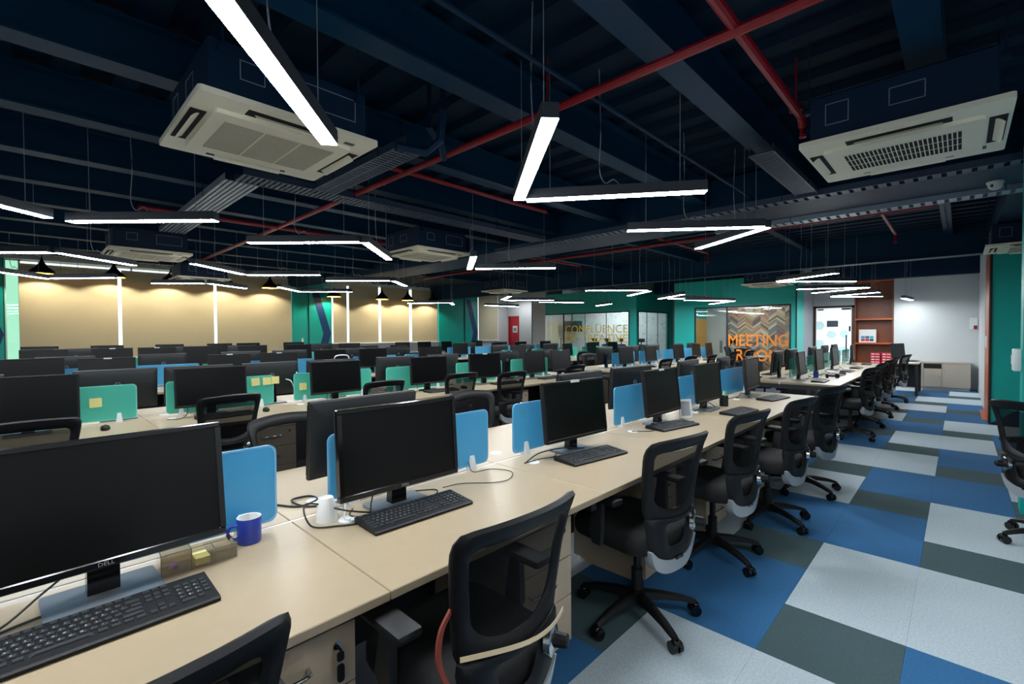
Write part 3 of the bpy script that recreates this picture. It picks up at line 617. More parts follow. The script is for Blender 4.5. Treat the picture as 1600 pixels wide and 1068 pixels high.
# --- monitor, faces +x, stands on z=0
def monitor_template(bez=0.014, w=0.56, h=0.345, zb=0.085, tilt=4, gloss=False, logo=False, emblem=True, base='plate', tape=False):
    T = []; hw = w / 2; R = Matrix.Translation((0.0, 0, zb)) @ Matrix.Rotation(math.radians(-tilt), 4, 'Y')
    b = MB()
    b.rbox(-0.002, 0.02, -hw, hw, h - bez, h + 0.001, 0.003, 1, R).rbox(0.0, 0.02, -hw, hw, 0, bez * 1.3, 0.003, 1, R).box(0.0, 0.02, -hw, -hw + bez, bez * 1.3, h - bez, R).box(0.0, 0.02, hw - bez, hw, bez * 1.3, h - bez, R)
    part(T, 'bezel', b.mesh('bezel', 'black_gloss' if gloss else 'black_plastic', 30))
    part(T, 'screen', MB().box(0.004, 0.0165, -hw + bez, hw - bez, bez * 1.3, h - bez, R).mesh('screen', 'screen_black', 0))
    def rg(x, s, dz): return [(x, y, z) for y, z in [(-hw * s, dz), (hw * s, dz), (hw * s, h - dz), (-hw * s, h - dz)]]
    part(T, 'rear_cover', MB().loft([rg(0.004, 1.0, 0.0), rg(-0.012, 0.995, 0.004), rg(-0.028, 0.86, 0.05), rg(-0.036, 0.6, 0.09)], mtx=R).mesh('rear_cover', 'monitor_back', 25))
    i = len(T) - 1
    part(T, 'vent_slot_shade', MB().box(-0.0185, -0.012, -hw * 0.7, hw * 0.7, h - 0.045, h - 0.039, R).mesh('vent_slot_shade', 'recess_shade', 0), i)  # dark bar standing in for shade in the rear groove
    if emblem:
        ring = MB().lathe([(0.019, 0), (0.022, 0), (0.022, 0.002), (0.019, 0.002)], 18)
        ring.v = [tuple(R @ Vector((-0.037 - z, x, h * 0.62 + y))) for x, y, z in ring.v]
        part(T, 'round_emblem', ring.mesh('round_emblem', 'silver_plastic', 0), i)
        part(T, 'rear_lettering', RLOGO, i, R @ Vector((-0.0375, 0, h * 0.62)), (PI / 2, 0, -PI / 2))
    part(T, 'stand_neck', MB().loft([[(-0.075, -0.035, 0.012), (-0.03, -0.035, 0.012), (-0.03, 0.035, 0.012), (-0.075, 0.035, 0.012)], [(-0.06, -0.035, 0.15), (-0.03, -0.035, 0.15), (-0.03, 0.035, 0.15), (-0.06, 0.035, 0.15)], [(-0.06, -0.03, 0.27), (-0.035, -0.03, 0.27), (-0.035, 0.03, 0.27), (-0.06, 0.03, 0.27)]]).mesh('stand_neck', 'black_gloss', 30))
    if base == 'plate':
        part(T, 'stand_base', MB().prism(rrect(0.18, 0.25, 0.012, 3, -0.03, 0), 0.0, 0.012).mesh('stand_base', 'grey_plate', 30), label='grey stand base')
    else:
        part(T, 'stand_base', MB().loft([[(-0.03 + 0.10 * s * math.cos(2 * PI * k / 24), 0.14 * s * math.sin(2 * PI * k / 24), z) for k in range(24)] for s, z in ((1, 0), (1, 0.006), (0.9, 0.014), (0.4, 0.02))]).mesh('stand_base', 'black_gloss', 40))
    if logo:
        part(T, 'brand_lettering', LOGO, 0, R @ Vector((0.0208, 0, bez * 0.65)), (PI / 2, 0, PI / 2), label='silver bezel lettering')
    if tape:
        part(T, 'label_tape', MB().box(0.0, 0.0215, -0.04, 0.04, h - 0.014, h + 0.001, R).mesh('label_tape', 'paper_white', 0), 0, label='white label on the top bezel')
    return T
LOGO = text_mesh('DELL', 'silver_plastic', 0.0095, 0.034, 0.0004); RLOGO = text_mesh('DELL', 'silver_plastic', 0.008, 0.03, 0.0004)
MON = monitor_template(); MONC = monitor_template(zb=0.11); MOND = monitor_template(zb=0.15); MONDT = monitor_template(zb=0.15, tape=True); MONL = monitor_template(bez=0.018, gloss=True, logo=True, h=0.35); MONT = monitor_template(tape=True, h=0.35, tilt=6)
MONO = monitor_template(base='oval'); MONS = monitor_template(w=0.47, h=0.34, tilt=6)
MON_BIG = monitor_template(w=0.58, h=0.35, bez=0.016, gloss=True, logo=True, zb=0.095, tilt=8)

# --- keyboard, user at +x, numeric pad toward +y
key_me = MB().loft([[(-0.0080, -0.0080, 0), (0.0080, -0.0080, 0), (0.0080, 0.0080, 0), (-0.0080, 0.0080, 0)], [(-0.0062, -0.0062, 0.005), (0.0062, -0.0062, 0.005), (0.0062, 0.0062, 0.005), (-0.0062, 0.0062, 0.005)]]).mesh('key', 'key_black', 0)
KEYS = []
u = 0.0192
for r in range(6):
    x = -0.062 + r * 0.0205 + (0.006 if r else 0)
    lay = []
    if r == 0: lay = [(0.5 + i + (0.6 if i > 0 else 0) + (0.3 if i > 4 else 0) + (0.3 if i > 8 else 0), 1) for i in range(13)]
    elif r == 1: lay = [(0.5 + i, 1) for i in range(13)] + [(14.0, 2)]
    elif r == 2: lay = [(0.75, 1.5)] + [(2.0 + i, 1) for i in range(12)] + [(14.25, 1.5)]
    elif r == 3: lay = [(0.9, 1.8)] + [(2.3 + i, 1) for i in range(11)] + [(13.9, 2.2)]
    elif r == 4: lay = [(1.15, 2.3)] + [(2.8 + i, 1) for i in range(10)] + [(13.65, 2.7)]
    else: lay = [(0.65, 1.3), (1.95, 1.3), (3.25, 1.3), (6.9, 6), (10.55, 1.3), (11.85, 1.3), (13.1, 1.3), (14.35, 1.3)]
    if r in (0, 1, 2): lay += [(15.7 + i, 1) for i in range(3)]
    if r == 4: lay += [(16.7, 1)]
    if r == 5: lay += [(15.7 + i, 1) for i in range(3)]
    if r > 0: lay += [(19.1 + i, 1) for i in range(4)] if r < 5 else [(19.6, 2), (21.1, 1)]
    for c, w_ in lay: KEYS.append((x, -0.2175 + c * u, w_))
kb_body = MB().loft([[(x, s * 0.2245, z) for x, z in ((-0.082, 0.002), (0.082, 0.002), (0.084, 0.010), (0.078, 0.014), (-0.076, 0.026), (-0.083, 0.022))] for s in (-1, 1)])
kb_body_me = kb_body.mesh('keyboard_body', 'black_plastic', 20)
def kz(x): return 0.014 + (0.078 - x) / 0.154 * 0.012 - 0.001
slope = math.atan2(0.012, 0.154)
kb_all = MB()
for x, y, w_ in KEYS:
    Mx = Matrix.Translation((x, y, kz(x))) @ Matrix.Rotation(slope, 4, 'Y') @ Matrix.Diagonal((1, w_ + (w_ - 1) * 0.2, 1, 1))
    kb_all.add([tuple(v.co) for v in key_me.vertices], [tuple(p.vertices) for p in key_me.polygons], Mx)
kb_all_me = kb_all.mesh('keys', 'key_black', 0)
KB = []; part(KB, 'keyboard_body', kb_body_me); part(KB, 'keys', kb_all_me, 0, kind='stuff')
LEG_ROWS = {1: '`1234567890-=', 2: ' QWERTYUIOP[]', 3: ' ASDFGHJKL;', 4: ' ZXCVBNM,./'}
LEGENDS = {}
def legend_for(idx):
    r = 0; n = 0; seen = {}
    x = KEYS[idx][0]
    row = sorted(set(round(k[0], 4) for k in KEYS)).index(round(x, 4)); pos = sum(1 for k in KEYS[:idx] if round(k[0], 4) == round(x, 4))
    s = LEG_ROWS.get(row, ''); c = s[pos] if pos < len(s) else ' '
    if c == ' ': 
        col = KEYS[idx][1]
        if col > 0.14 and 1 < row < 5: c = {2: '789 ', 3: '456 ', 4: '123 '}[row][min(3, max(0, int(round((col + 0.2175) / u - 19.1))))]
    return c
def fine_keyboard(label, loc, rz):
    t = thing('keyboard', label, 'keyboard', loc, rz, 'black keyboards'); bd = link('keyboard_body', kb_body_me, t)
    for i, (x, y, w_) in enumerate(KEYS):
        k = link('key', key_me, t, (x, y, kz(x)), (0, slope, 0)); k.scale = (1, w_ + (w_ - 1) * 0.2, 1)
        c = legend_for(i) if w_ == 1 else ' '
        if c != ' ':
            if c not in LEGENDS: LEGENDS[c] = text_mesh(c, 'paper_white', 0.0042 if c not in '-=,.`;' else 0.0016, None, 0.00008)
            link('legend', LEGENDS[c], k, (-0.0018, -0.002, 0.0051), (0, 0, PI / 2), label='white printed legend')
MOUSE = []
part(MOUSE, 'mouse_shell', MB().loft([[(0.055 * s * math.cos(2 * PI * k / 18), 0.03 * s * math.sin(2 * PI * k / 18), z) for k in range(18)] for s, z in ((0.9, 0), (1, 0.008), (0.97, 0.018), (0.8, 0.03), (0.45, 0.036), (0.1, 0.037))]).mesh('mouse_shell', 'black_plastic', 60))
part(MOUSE, 'scroll_wheel', MB().tube([(-0.03, -0.004, 0.03), (-0.03, 0.004, 0.03)], 0.008, 10).mesh('scroll_wheel', 'key_black'))

# --- divider panel, length along y, centred
def divider_template(m, edge=None, L=0.9):
    T = []; poly = rrect(L, 0.29, 0.03, 4, 0, 0.165)
    part(T, 'glass_panel', MB().prism(poly, -0.004, 0.004, 'yz').mesh('glass_panel', m, 20))
    inr = [(a * (1 - 0.014 / L), 0.165 + (c - 0.165) * (1 - 0.014 / 0.29)) for a, c in poly]
    if edge:
        for sx in (-1, 1): part(T, 'edge_band', MB().loft([[(sx * 0.0042, a, c) for a, c in poly], [(sx * 0.0046, a, c) for a, c in poly], [(sx * 0.0046, a, c) for a, c in inr], [(sx * 0.0042, a, c) for a, c in inr]], close=True).mesh('edge_band', edge, 0), 0, label='lighter polished edge')
    clip = MB().loft([[(-0.02, -0.022, 0), (0.02, -0.022, 0), (0.02, 0.022, 0), (-0.02, 0.022, 0)], [(-0.011, -0.012, 0.075), (0.011, -0.012, 0.075), (0.011, 0.012, 0.075), (-0.011, 0.012, 0.075)]]).mesh('clip', 'white_plastic', 20)
    for y in (-L / 2 + 0.11, L / 2 - 0.12): part(T, 'clip', clip, None, (0, y, 0), label='white clip foot')
    return T
DIVB = divider_template('divider_blue', 'divider_edge_blue'); DIVM = divider_template('divider_mint', 'divider_edge_mint'); DIVG = divider_template('divider_green_glass')

# --- office chair, faces +x
def lerp(tab, z):
    if z <= tab[0][0]: return tab[0][1]
    for (a, va), (b, vb) in zip(tab[:-1], tab[1:]):
        if z <= b: return va + (vb - va) * (z - a) / (b - a)
    return tab[-1][1]
BX = [(0.34, -0.205), (0.5, -0.228), (0.65, -0.228), (0.8, -0.25), (0.9, -0.275), (0.98, -0.31)]
def bx(uu, z): return lerp(BX, z) + 0.055 * (uu / 0.23) ** 2
def resample(pts, n):
    P = [Vector((a, b, 0)) for a, b in pts]; P.append(P[0]); d = [0]
    for a, b in zip(P[:-1], P[1:]): d.append(d[-1] + (b - a).length)
    out = []; j = 0
    for i in range(n):
        t = d[-1] * i / n
        while d[j + 1] < t: j += 1
        f_ = (t - d[j]) / max(1e-9, d[j + 1] - d[j]); p = P[j].lerp(P[j + 1], f_); out.append((p.x, p.y))
    return out
def smooth_loop(ctrl):   # control points of the right half, bottom centre to top centre
    full = ctrl + [(-a, b) for a, b in ctrl[::-1] if a > 1e-6]
    P = [Vector((a, b, 0)) for a, b in full]; n = len(P); out = []
    for i in range(n):
        a, b, c, d = P[i - 1], P[i], P[(i + 1) % n], P[(i + 2) % n]
        for j in range(5):
            t = j / 5
            q = 0.5 * ((2 * b) + (c - a) * t * 0.9 + (2 * a - 5 * b + 4 * c - d) * t * t * 0.9 + (3 * b - a - 3 * c + d) * t ** 3 * 0.9) if False else 0.5 * ((2 * b) + (c - a) * t + (2 * a - 5 * b + 4 * c - d) * t * t + (3 * b - a - 3 * c + d) * t ** 3)
            out.append((q.x, q.y))
    return out
def ring_mesh(outer, inner, th, name, m, N=56, off=0.0):
    o = resample(outer, N); i_ = resample(inner, N); rings = []
    for (a, b), (c, d) in zip(o, i_):
        sec = []
        for t, h in ((0, 0), (0.12, .42), (0.4, .5), (0.75, .42), (1, 0), (0.75, -.42), (0.4, -.5), (0.12, -.42)):
            uu = a + (c - a) * t; z = b + (d - b) * t; sec.append((bx(uu, z) + off + h * th, uu, z))
        rings.append(sec)
    return MB().loft(rings, close=True).mesh(name, m, 50)
def chair_template(full=True, headrest=False, knob=-1):
    T = []
    out = smooth_loop([(0.0, 0.575), (0.10, 0.578), (0.19, 0.60), (0.208, 0.68), (0.222, 0.80), (0.236, 0.90), (0.237, 0.945), (0.215, 0.972), (0.10, 0.985), (0.0, 0.988)])
    inn = smooth_loop([(0.0, 0.628), (0.06, 0.635), (0.12, 0.655), (0.160, 0.70), (0.172, 0.78), (0.186, 0.87), (0.184, 0.90), (0.165, 0.914), (0.08, 0.920), (0.0, 0.922)])
    bf = part(T, 'back_frame', ring_mesh(out, inn, 0.034, 'back_frame', 'black_plastic'))
    b = MB(); I = resample(inn, 40); rows = 8
    vs = []; fs = []
    zs = [0.63 + (0.918 - 0.63) * k / rows for k in range(rows + 1)]
    for z in zs:
        hw = max([abs(a) for a, zz in smooth_loop([(0.0, 0.628), (0.06, 0.635), (0.12, 0.655), (0.160, 0.70), (0.172, 0.78), (0.186, 0.87), (0.184, 0.90), (0.165, 0.914), (0.08, 0.920), (0.0, 0.922)]) if abs(zz - z) < 0.012] or [0.05]) + 0.006
        for j in range(9):
            uu = -hw + 2 * hw * j / 8; vs.append((bx(uu, z) + 0.002, uu, z))
    for r in range(rows):
        for j in range(8): fs.append((r * 9 + j, r * 9 + j + 1, r * 9 + j + 10, r * 9 + j + 9))
    part(T, 'mesh_panel', MB().add(vs, fs).mesh('mesh_panel', 'chair_mesh', 60), bf, label='see-through black mesh')
    o2 = smooth_loop([(0.0, 0.362), (0.08, 0.366), (0.15, 0.40), (0.178, 0.46), (0.195, 0.54), (0.202, 0.60), (0.17, 0.612), (0.08, 0.602), (0.0, 0.60)])
    i2 = smooth_loop([(0.0, 0.452), (0.045, 0.455), (0.065, 0.475), (0.08, 0.52), (0.085, 0.55), (0.07, 0.565), (0.03, 0.568), (0.0, 0.568)])
    ls = part(T, 'lumbar_shell', ring_mesh(o2, i2, 0.04, 'lumbar_shell', 'black_plastic', 40, -0.006))
    o3 = [(0.0, 0.332), (0.09, 0.337), (0.152, 0.375), (0.184, 0.455)]; i3 = [(0.0, 0.398), (0.07, 0.400), (0.136, 0.422), (0.176, 0.458)]
    rings = []
    A_ = [(-a, b_) for a, b_ in o3[:0:-1]] + o3; B_ = [(-a, b_) for a, b_ in i3[:0:-1]] + i3
    A_ = [(p.x, p.y) for p in spline([(a, b_, 0) for a, b_ in A_], 4)]; B_ = [(p.x, p.y) for p in spline([(a, b_, 0) for a, b_ in B_], 4)]
    for (a, b_), (c, d) in zip(A_, B_): rings.append([(bx(a, b_) - 0.032, a, b_), (bx(a, b_) + 0.014, a, b_), (bx(c, d) + 0.014, c, d), (bx(c, d) - 0.032, c, d)])
    part(T, 'silver_trim', MB().loft(rings).mesh('silver_trim', 'silver_plastic', 50), ls, label='silver curved trim')
    c0 = Vector((bx(0.14, 0.53) - 0.022, knob * 0.14, 0.532)); ax = Vector((-0.9, knob * 0.436, 0))
    part(T, 'knob_plate', MB().tube([c0 - ax * 0.012, c0 + ax * 0.008, c0 + ax * 0.014], [0.05, 0.05, 0.04], 20).mesh('knob_plate', 'chrome', 40), ls, label='chrome knob plate')
    part(T, 'adjuster_knob', MB().tube([c0 + ax * 0.012, c0 + ax * 0.05, c0 + ax * 0.055], [0.024, 0.021, 0.017], 10).mesh('adjuster_knob', 'black_plastic', 25), ls)
    sh = [(1.0, 0.43), (1.03, 0.45), (1.03, 0.485), (0.97, 0.512), (0.8, 0.522)]
    seat = rrect(0.45, 0.47, 0.09, 5, 0.03, 0)
    part(T, 'seat', MB().loft([[(0.03 + (a - 0.03) * k, c * k, z) for a, c in seat] for k, z in sh]).mesh('seat', 'seat_fabric', 50))
    part(T, 'seat_plate', MB().rbox(-0.22, 0.12, -0.1, 0.1, 0.385, 0.432, 0.012, 1).box(-0.245, -0.2, -0.03, 0.03, 0.39, 0.405).mesh('seat_plate', 'black_plastic', 30))
    for s in (-1, 1):
        a = part(T, 'armrest', MB().rbox(-0.10, 0.14, s * 0.27 - 0.04, s * 0.27 + 0.04, 0.655, 0.685, 0.012, 2).mesh('armrest', 'black_plastic', 40))
        part(T, 'arm_post', MB().loft([[(0.0, s * 0.26 - 0.012, 0.655), (0.05, s * 0.26 - 0.012, 0.655), (0.05, s * 0.26 + 0.012, 0.655), (0.0, s * 0.26 + 0.012, 0.655)], [(0.0, s * 0.265 - 0.014, 0.5), (0.075, s * 0.265 - 0.014, 0.5), (0.075, s * 0.265 + 0.014, 0.5), (0.0, s * 0.265 + 0.014, 0.5)], [(0.02, s * 0.25 - 0.012, 0.43), (0.07, s * 0.25 - 0.012, 0.43), (0.07, s * 0.25 + 0.012, 0.43), (0.02, s * 0.25 + 0.012, 0.43)], [(0.02, s * 0.12, 0.405), (0.07, s * 0.12, 0.405), (0.07, s * 0.12 + 0.01, 0.42), (0.02, s * 0.12 + 0.01, 0.42)]]).mesh('arm_post', 'key_black', 40), a)
    part(T, 'gas_lift', MB().tube([(0, 0, 0.10), (0, 0, 0.25)], 0.028, 14).tube([(0, 0, 0.25), (0, 0, 0.40)], 0.018, 12).mesh('gas_lift', 'black_plastic'))
    hub = part(T, 'base_hub', MB().lathe([(0.0, 0.145), (0.04, 0.14), (0.045, 0.08), (0.0, 0.075)], 16).mesh('base_hub', 'black_plastic'))
    if LEG.get('me') is None:
        rings = []
        for r, w_, zt, zb_ in ((0.03, 0.026, 0.138, 0.085), (0.12, 0.024, 0.128, 0.092), (0.22, 0.020, 0.108, 0.080), (0.285, 0.017, 0.088, 0.064), (0.305, 0.015, 0.078, 0.06)):
            rings.append([(r, -w_, zb_), (r, w_, zb_), (r, w_ * 0.8, zt - 0.006), (r, w_ * 0.4, zt), (r, -w_ * 0.4, zt), (r, -w_ * 0.8, zt - 0.006)])
        LEG['me'] = MB().loft(rings).mesh('base_leg', 'black_plastic', 40)
        c = MB()
        for s in (-1, 1): c.tube([(0.300, s * 0.006, 0.028), (0.300, s * 0.026, 0.028)], 0.028, 16)
        c.rbox(0.285, 0.322, -0.016, 0.016, 0.03, 0.062, 0.006, 1).tube([(0.295, 0, 0.055), (0.295, 0, 0.075)], 0.007, 8)
        LEG['caster'] = c.mesh('caster', 'black_gloss', 40)
    for k in range(5):
        a = 2 * PI * k / 5 + 0.3
        l = part(T, 'base_leg', LEG['me'], hub, (0, 0, 0), (0, 0, a))
        if full: part(T, 'caster', LEG['caster'], hub, (0, 0, 0), (0, 0, a))
        else: part(T, 'caster', LEG['caster'], hub, (0, 0, 0), (0, 0, a))
    if headrest:
        part(T, 'headrest', MB().rbox(-0.30, -0.26, -0.13, 0.13, 1.08, 1.22, 0.018, 2).mesh('headrest', 'black_plastic'))
        part(T, 'headrest_post', MB().box(-0.315, -0.30, -0.02, 0.02, 0.93, 1.15).mesh('headrest_post', 'black_plastic'))
    return T
LEG = {}
CHAIR = chair_template(); CHAIRH = chair_template(headrest=True); CHAIRL = chair_template(knob=1)

# --- drawer pedestal, front faces +x at x=0
def pedestal_template():
    T = []
    part(T, 'carcass', MB().box(-0.5, -0.018, -0.2, 0.2, 0.04, 0.625).box(-0.5, 0.0, -0.2, 0.2, 0.625, 0.645).mesh('carcass', 'drawer_beige', 0))
    part(T, 'plinth', MB().box(-0.47, -0.05, -0.17, 0.17, 0.0, 0.04).mesh('plinth', 'drawer_beige', 0))
    hnd = MB().tube([(0.0, -0.08, 0), (0.028, -0.075, 0), (0.032, -0.06, 0), (0.032, 0.06, 0), (0.028, 0.075, 0), (0.0, 0.08, 0)], 0.005, 8).mesh('handle', 'chrome')
    for z0, z1 in ((0.445, 0.62), (0.265, 0.44), (0.05, 0.26)):
        d = part(T, 'drawer', MB().box(-0.018, 0.0, -0.197, 0.197, z0, z1).mesh('drawer', 'drawer_beige', 0))
        part(T, 'handle', hnd, d, (0, -0.02, (z0 + z1) / 2 + 0.01), label='chrome bar handle')
        if z1 > 0.6: part(T, 'lock', MB().tube([(0, 0.14, z1 - 0.05), (0.006, 0.14, z1 - 0.05)], 0.011, 14).mesh('lock', 'chrome'), d, label='chrome lock')
    return T
PED = pedestal_template()

# ================================================================ BENCH ROWS
def bench(Xc, Y0, Y1, label, first=0.0, pitch=1.1):
    t = thing('bench_desk', label, 'desk', (Xc, Y0, 0)); L = Y1 - Y0
    edges = [0.0]; y = pitch + first
    while y < L - 0.2: edges.append(y); y += pitch
    edges.append(L)
    for s in (1, -1):
        for a, c in zip(edges[:-1], edges[1:]):
            x0, x1 = (0.006, 0.72) if s > 0 else (-0.72, -0.006)
            link('tabletop', MB().rbox(x0, x1, a + 0.0012, c - 0.0012, 0.708, DZ, 0.0025, 1).mesh('tabletop', 'laminate', 30), t)
    link('centre_strip', MB().box(-0.006, 0.006, 0, L, 0.70, DZ - 0.002).mesh('centre_strip', 'white_plastic', 0), t)
    link('cable_trough', MB().box(-0.07, 0.07, 0.1, L - 0.1, 0.60, 0.612).box(-0.07, -0.06, 0.1, L - 0.1, 0.612, 0.70).box(0.06, 0.07, 0.1, L - 0.1, 0.612, 0.70).mesh('cable_trough', 'black_steel', 0), t)
    link('side_rails', MB().box(0.50, 0.54, 0.05, L - 0.05, 0.66, 0.707).box(-0.54, -0.50, 0.05, L - 0.05, 0.66, 0.707).mesh('side_rails', 'black_steel', 0), t)
    ys = [0.04] + [e for e in edges[2:-1:2]] + [L - 0.04]
    link('underdesk_board', MB().box(-0.009, 0.009, 0.08, L - 0.08, 0.12, 0.598).mesh('underdesk_board', 'black_steel', 0), t)  # unseen board added to keep light out from under the desk
    lm = MB().box(-0.025, 0.025, -0.025, 0.025, 0, 0.66).mesh('leg', 'black_steel', 0)
    am = MB().box(-0.66, 0.66, -0.02, 0.02, 0.64, 0.707).mesh('end_apron', 'black_steel', 0)
    for y in ys:
        for x in (-0.36, 0.36): link('leg', lm, t, (x, y, 0))
        link('end_apron', am, t, (0, y, 0))
    gm = MB().lathe([(0.0, 0.0005), (0.026, 0.0005), (0.026, 0.003), (0.034, 0.003), (0.036, 0.0)], 18).mesh('grommet', 'white_plastic', 30)
    for e in edges[1:-1]:
        for s in (1, -1): link('grommet', gm, t, (s * 0.15, e + 0.16, DZ), label='white cable grommet')
    return t
XA, XB, XC, XD, XE = -1.87, -5.07, -8.02, -10.9, -13.9
bench(XA, -0.4, 6.12, 'nearest long beige bench desk with blue glass dividers')
bench(XB, -0.4, 6.75, 'second beige bench desk with mint green dividers')
bench(XC, -0.5, 6.2, 'third beige bench desk, with blue dividers, behind the mint one')
bench(XD, -0.5, 7.2, 'fourth beige bench desk, with mint dividers, before the blinds row')
bench(XE, -0.5, 7.2, 'rearmost beige bench desk running along the beige blinds')
bench(XA, 7.5, 13.15, 'far right bench desk with greenish glass dividers by the carpet aisle')
bench(XB, 7.5, 13.1, 'far bench desk with blue dividers before the meeting room')
bench(XC, 7.7, 13.2, 'far bench desk with mint dividers before the lettered glass')
bench(XD, 8.4, 13.6, 'far bench desk with blue dividers before the red door')
bench(XE, 8.6, 13.6, 'far bench desk beside the right-hand blinds')
ROWN = {'A': 'nearest bench', 'B': 'second bench', 'C': 'third bench', 'D': 'fourth bench', 'E': 'rearmost bench by blinds',
        'A2': 'far right aisle bench', 'B2': 'far bench before meeting room', 'C2': 'far bench before lettered glass', 'D2': 'far bench before red door', 'E2': 'far bench by right-hand blinds'}
RX = {'A': XA, 'B': XB, 'C': XC, 'D': XD, 'E': XE, 'A2': XA, 'B2': XB, 'C2': XC, 'D2': XD, 'E2': XE}
# dividers
COLS = {'A': ('blue', DIVB), 'B': ('mint green', DIVM), 'C': ('blue', DIVB), 'D': ('mint green', DIVM), 'E': ('blue', DIVB), 'A2': ('greenish clear', DIVG), 'B2': ('blue', DIVB), 'C2': ('mint green', DIVM), 'D2': ('blue', DIVB), 'E2': ('mint green', DIVM)}
DIV = {'A': (-0.25, 6), 'B': (-0.25, 6), 'C': (-0.25, 6), 'D': (-0.25, 7), 'A2': (8.05, 5), 'B2': (8.2, 5), 'C2': (8.0, 5), 'D2': (8.6, 5)}
for k, (y0, n) in DIV.items():
    cn, tpl = COLS[k]
    for i in range(n):
        yc = y0 + 0.45 + 1.1 * i
        if k == 'A' and i == 5: yc -= 0.07
        d = inst(tpl, 'desk_divider', '%s desk divider panel, %s from left on %s' % (cn, ORD[i], ROWN[k]), 'divider', (RX[k], yc, DZ), 0, 'dividers on the ' + ROWN[k])
        if k == 'A' and i in (1, 2):
            g = [c for c in d.children if c.name.startswith('glass_panel')][0]
            link('painted_number', text_mesh('97' if i == 1 else '96', 'divider_ink', 0.05, 0.055, 0.0003), g, (0.0045, -0.36 if i == 1 else -0.37, 0.25), (PI / 2, 0, PI / 2), label='faint brushed number')
# monitors: row, side (+1 faces the camera), list of (y, yaw in degrees, template)
MONS_ = [
 ('A', 1, [(0.14, 2, MON_BIG), (1.085, -1, MONL), (2.32, -4, MONT), (3.47, 0, MONT), (4.39, 0, MON), (5.66, 3, MON)]),
 ('A', -1, [(1.12, 3, MON), (2.86, 2, MON), (3.62, -6, MON), (4.78, 4, MON), (6.0 - 0.25, 5, MONS)]),
 ('B', 1, [(0.0, 0, MON), (1.16, -2, MON), (2.33, 0, MON), (3.56, 0, MONO), (4.54, -5, MONT), (5.60, 5, MON), (6.30, 4, MONT)]),
 ('B', -1, [(-0.4, 2, MON), (0.54, 0, MON), (1.15, 0, MON), (1.78, 5, MON), (2.45, -4, MON), (3.30, 0, MON), (4.05, 3, MON), (5.32, -2, MON), (6.2, 0, MON)]),
 ('C', 1, [(0.04, 0, MONC), (0.72, 0, MONT), (2.1, 0, MONT), (2.8, 0, MONT), (3.64, 0, MONC), (4.45, 0, MONC), (5.75, 0, MONC)]),
 ('C', -1, [(0.35, 0, MONC), (1.35, 0, MONC), (1.72 + 0.63, 0, MONC), (3.1, 0, MONC), (4.2, 0, MONC), (5.2, 0, MONC)]),
 ('D', 1, [(0.2, 0, MOND), (1.05, 0, MONDT), (1.68, 0, MONDT), (2.36, 0, MOND), (3.3, 0, MOND), (4.25, 0, MOND), (5.45, 0, MOND), (6.0, 0, MONS), (6.85, -10, MONS)]),
 ('D', -1, [(0.6, 0, MOND), (2.3, 0, MOND), (3.2, 0, MOND), (4.9, 0, MOND)]),
 ('E', 1, [(0.2, 0, MOND), (1.26, 0, MOND), (2.4, 0, MOND), (3.45, 0, MOND), (4.12, 0, MOND), (5.3, 0, MOND), (6.4, 0, MONS)]),
 ('A2', 1, [(7.97, 2, MONS), (9.15, 0, MON), (10.5, 0, MON), (12.55, 4, MON)]),
 ('A2', -1, [(8.05, 0, MONS), (8.95, 0, MON), (10.45, 0, MON), (11.6, 0, MON), (12.6, 0, MON)]),
 ('B2', 1, [(8.45, -4, MONS), (9.5, 0, MONS), (10.9, -4, MONS), (11.95, 0, MONS), (13.0 - 0.2, 4, MONS)]),
 ('B2', -1, [(8.2, 0, MON), (9.3, 0, MON), (10.3, 0, MON), (11.6, 0, MON), (12.5, 0, MON)]),
 ('C2', 1, [(8.4, -8, MONS), (9.6, 0, MONS), (10.4, 5, MONS), (11.55, 0, MONS), (12.7, 0, MON)]),
 ('C2', -1, [(8.1, 0, MON), (9.1, 0, MON), (10.1, 0, MON), (12.2, 0, MON)]),
 ('D2', 1, [(8.95, 0, MON), (10.5, 0, MONS), (11.6, 0, MON), (12.9, 0, MON)]),
 ('D2', -1, [(9.6, 0, MON), (11.0, 0, MON)]),
 ('E2', 1, [(8.9, 0, MON), (9.8, 0, MON), (10.8, 0, MONS), (12.3, 0, MON)]),
]
for k, side, lst in MONS_:
    for i, (y, yaw, tpl) in enumerate(lst):
        lab = ('black monitor facing the viewer, %s from left on %s' if side > 0 else 'black monitor seen from behind, %s from left on %s') % (ORD[i], ROWN[k])
        inst(tpl, 'monitor', lab, 'monitor', (RX[k] + side * 0.19, y, DZ), (0 if side > 0 else PI) + math.radians(yaw), 'monitors on the ' + ROWN[k])
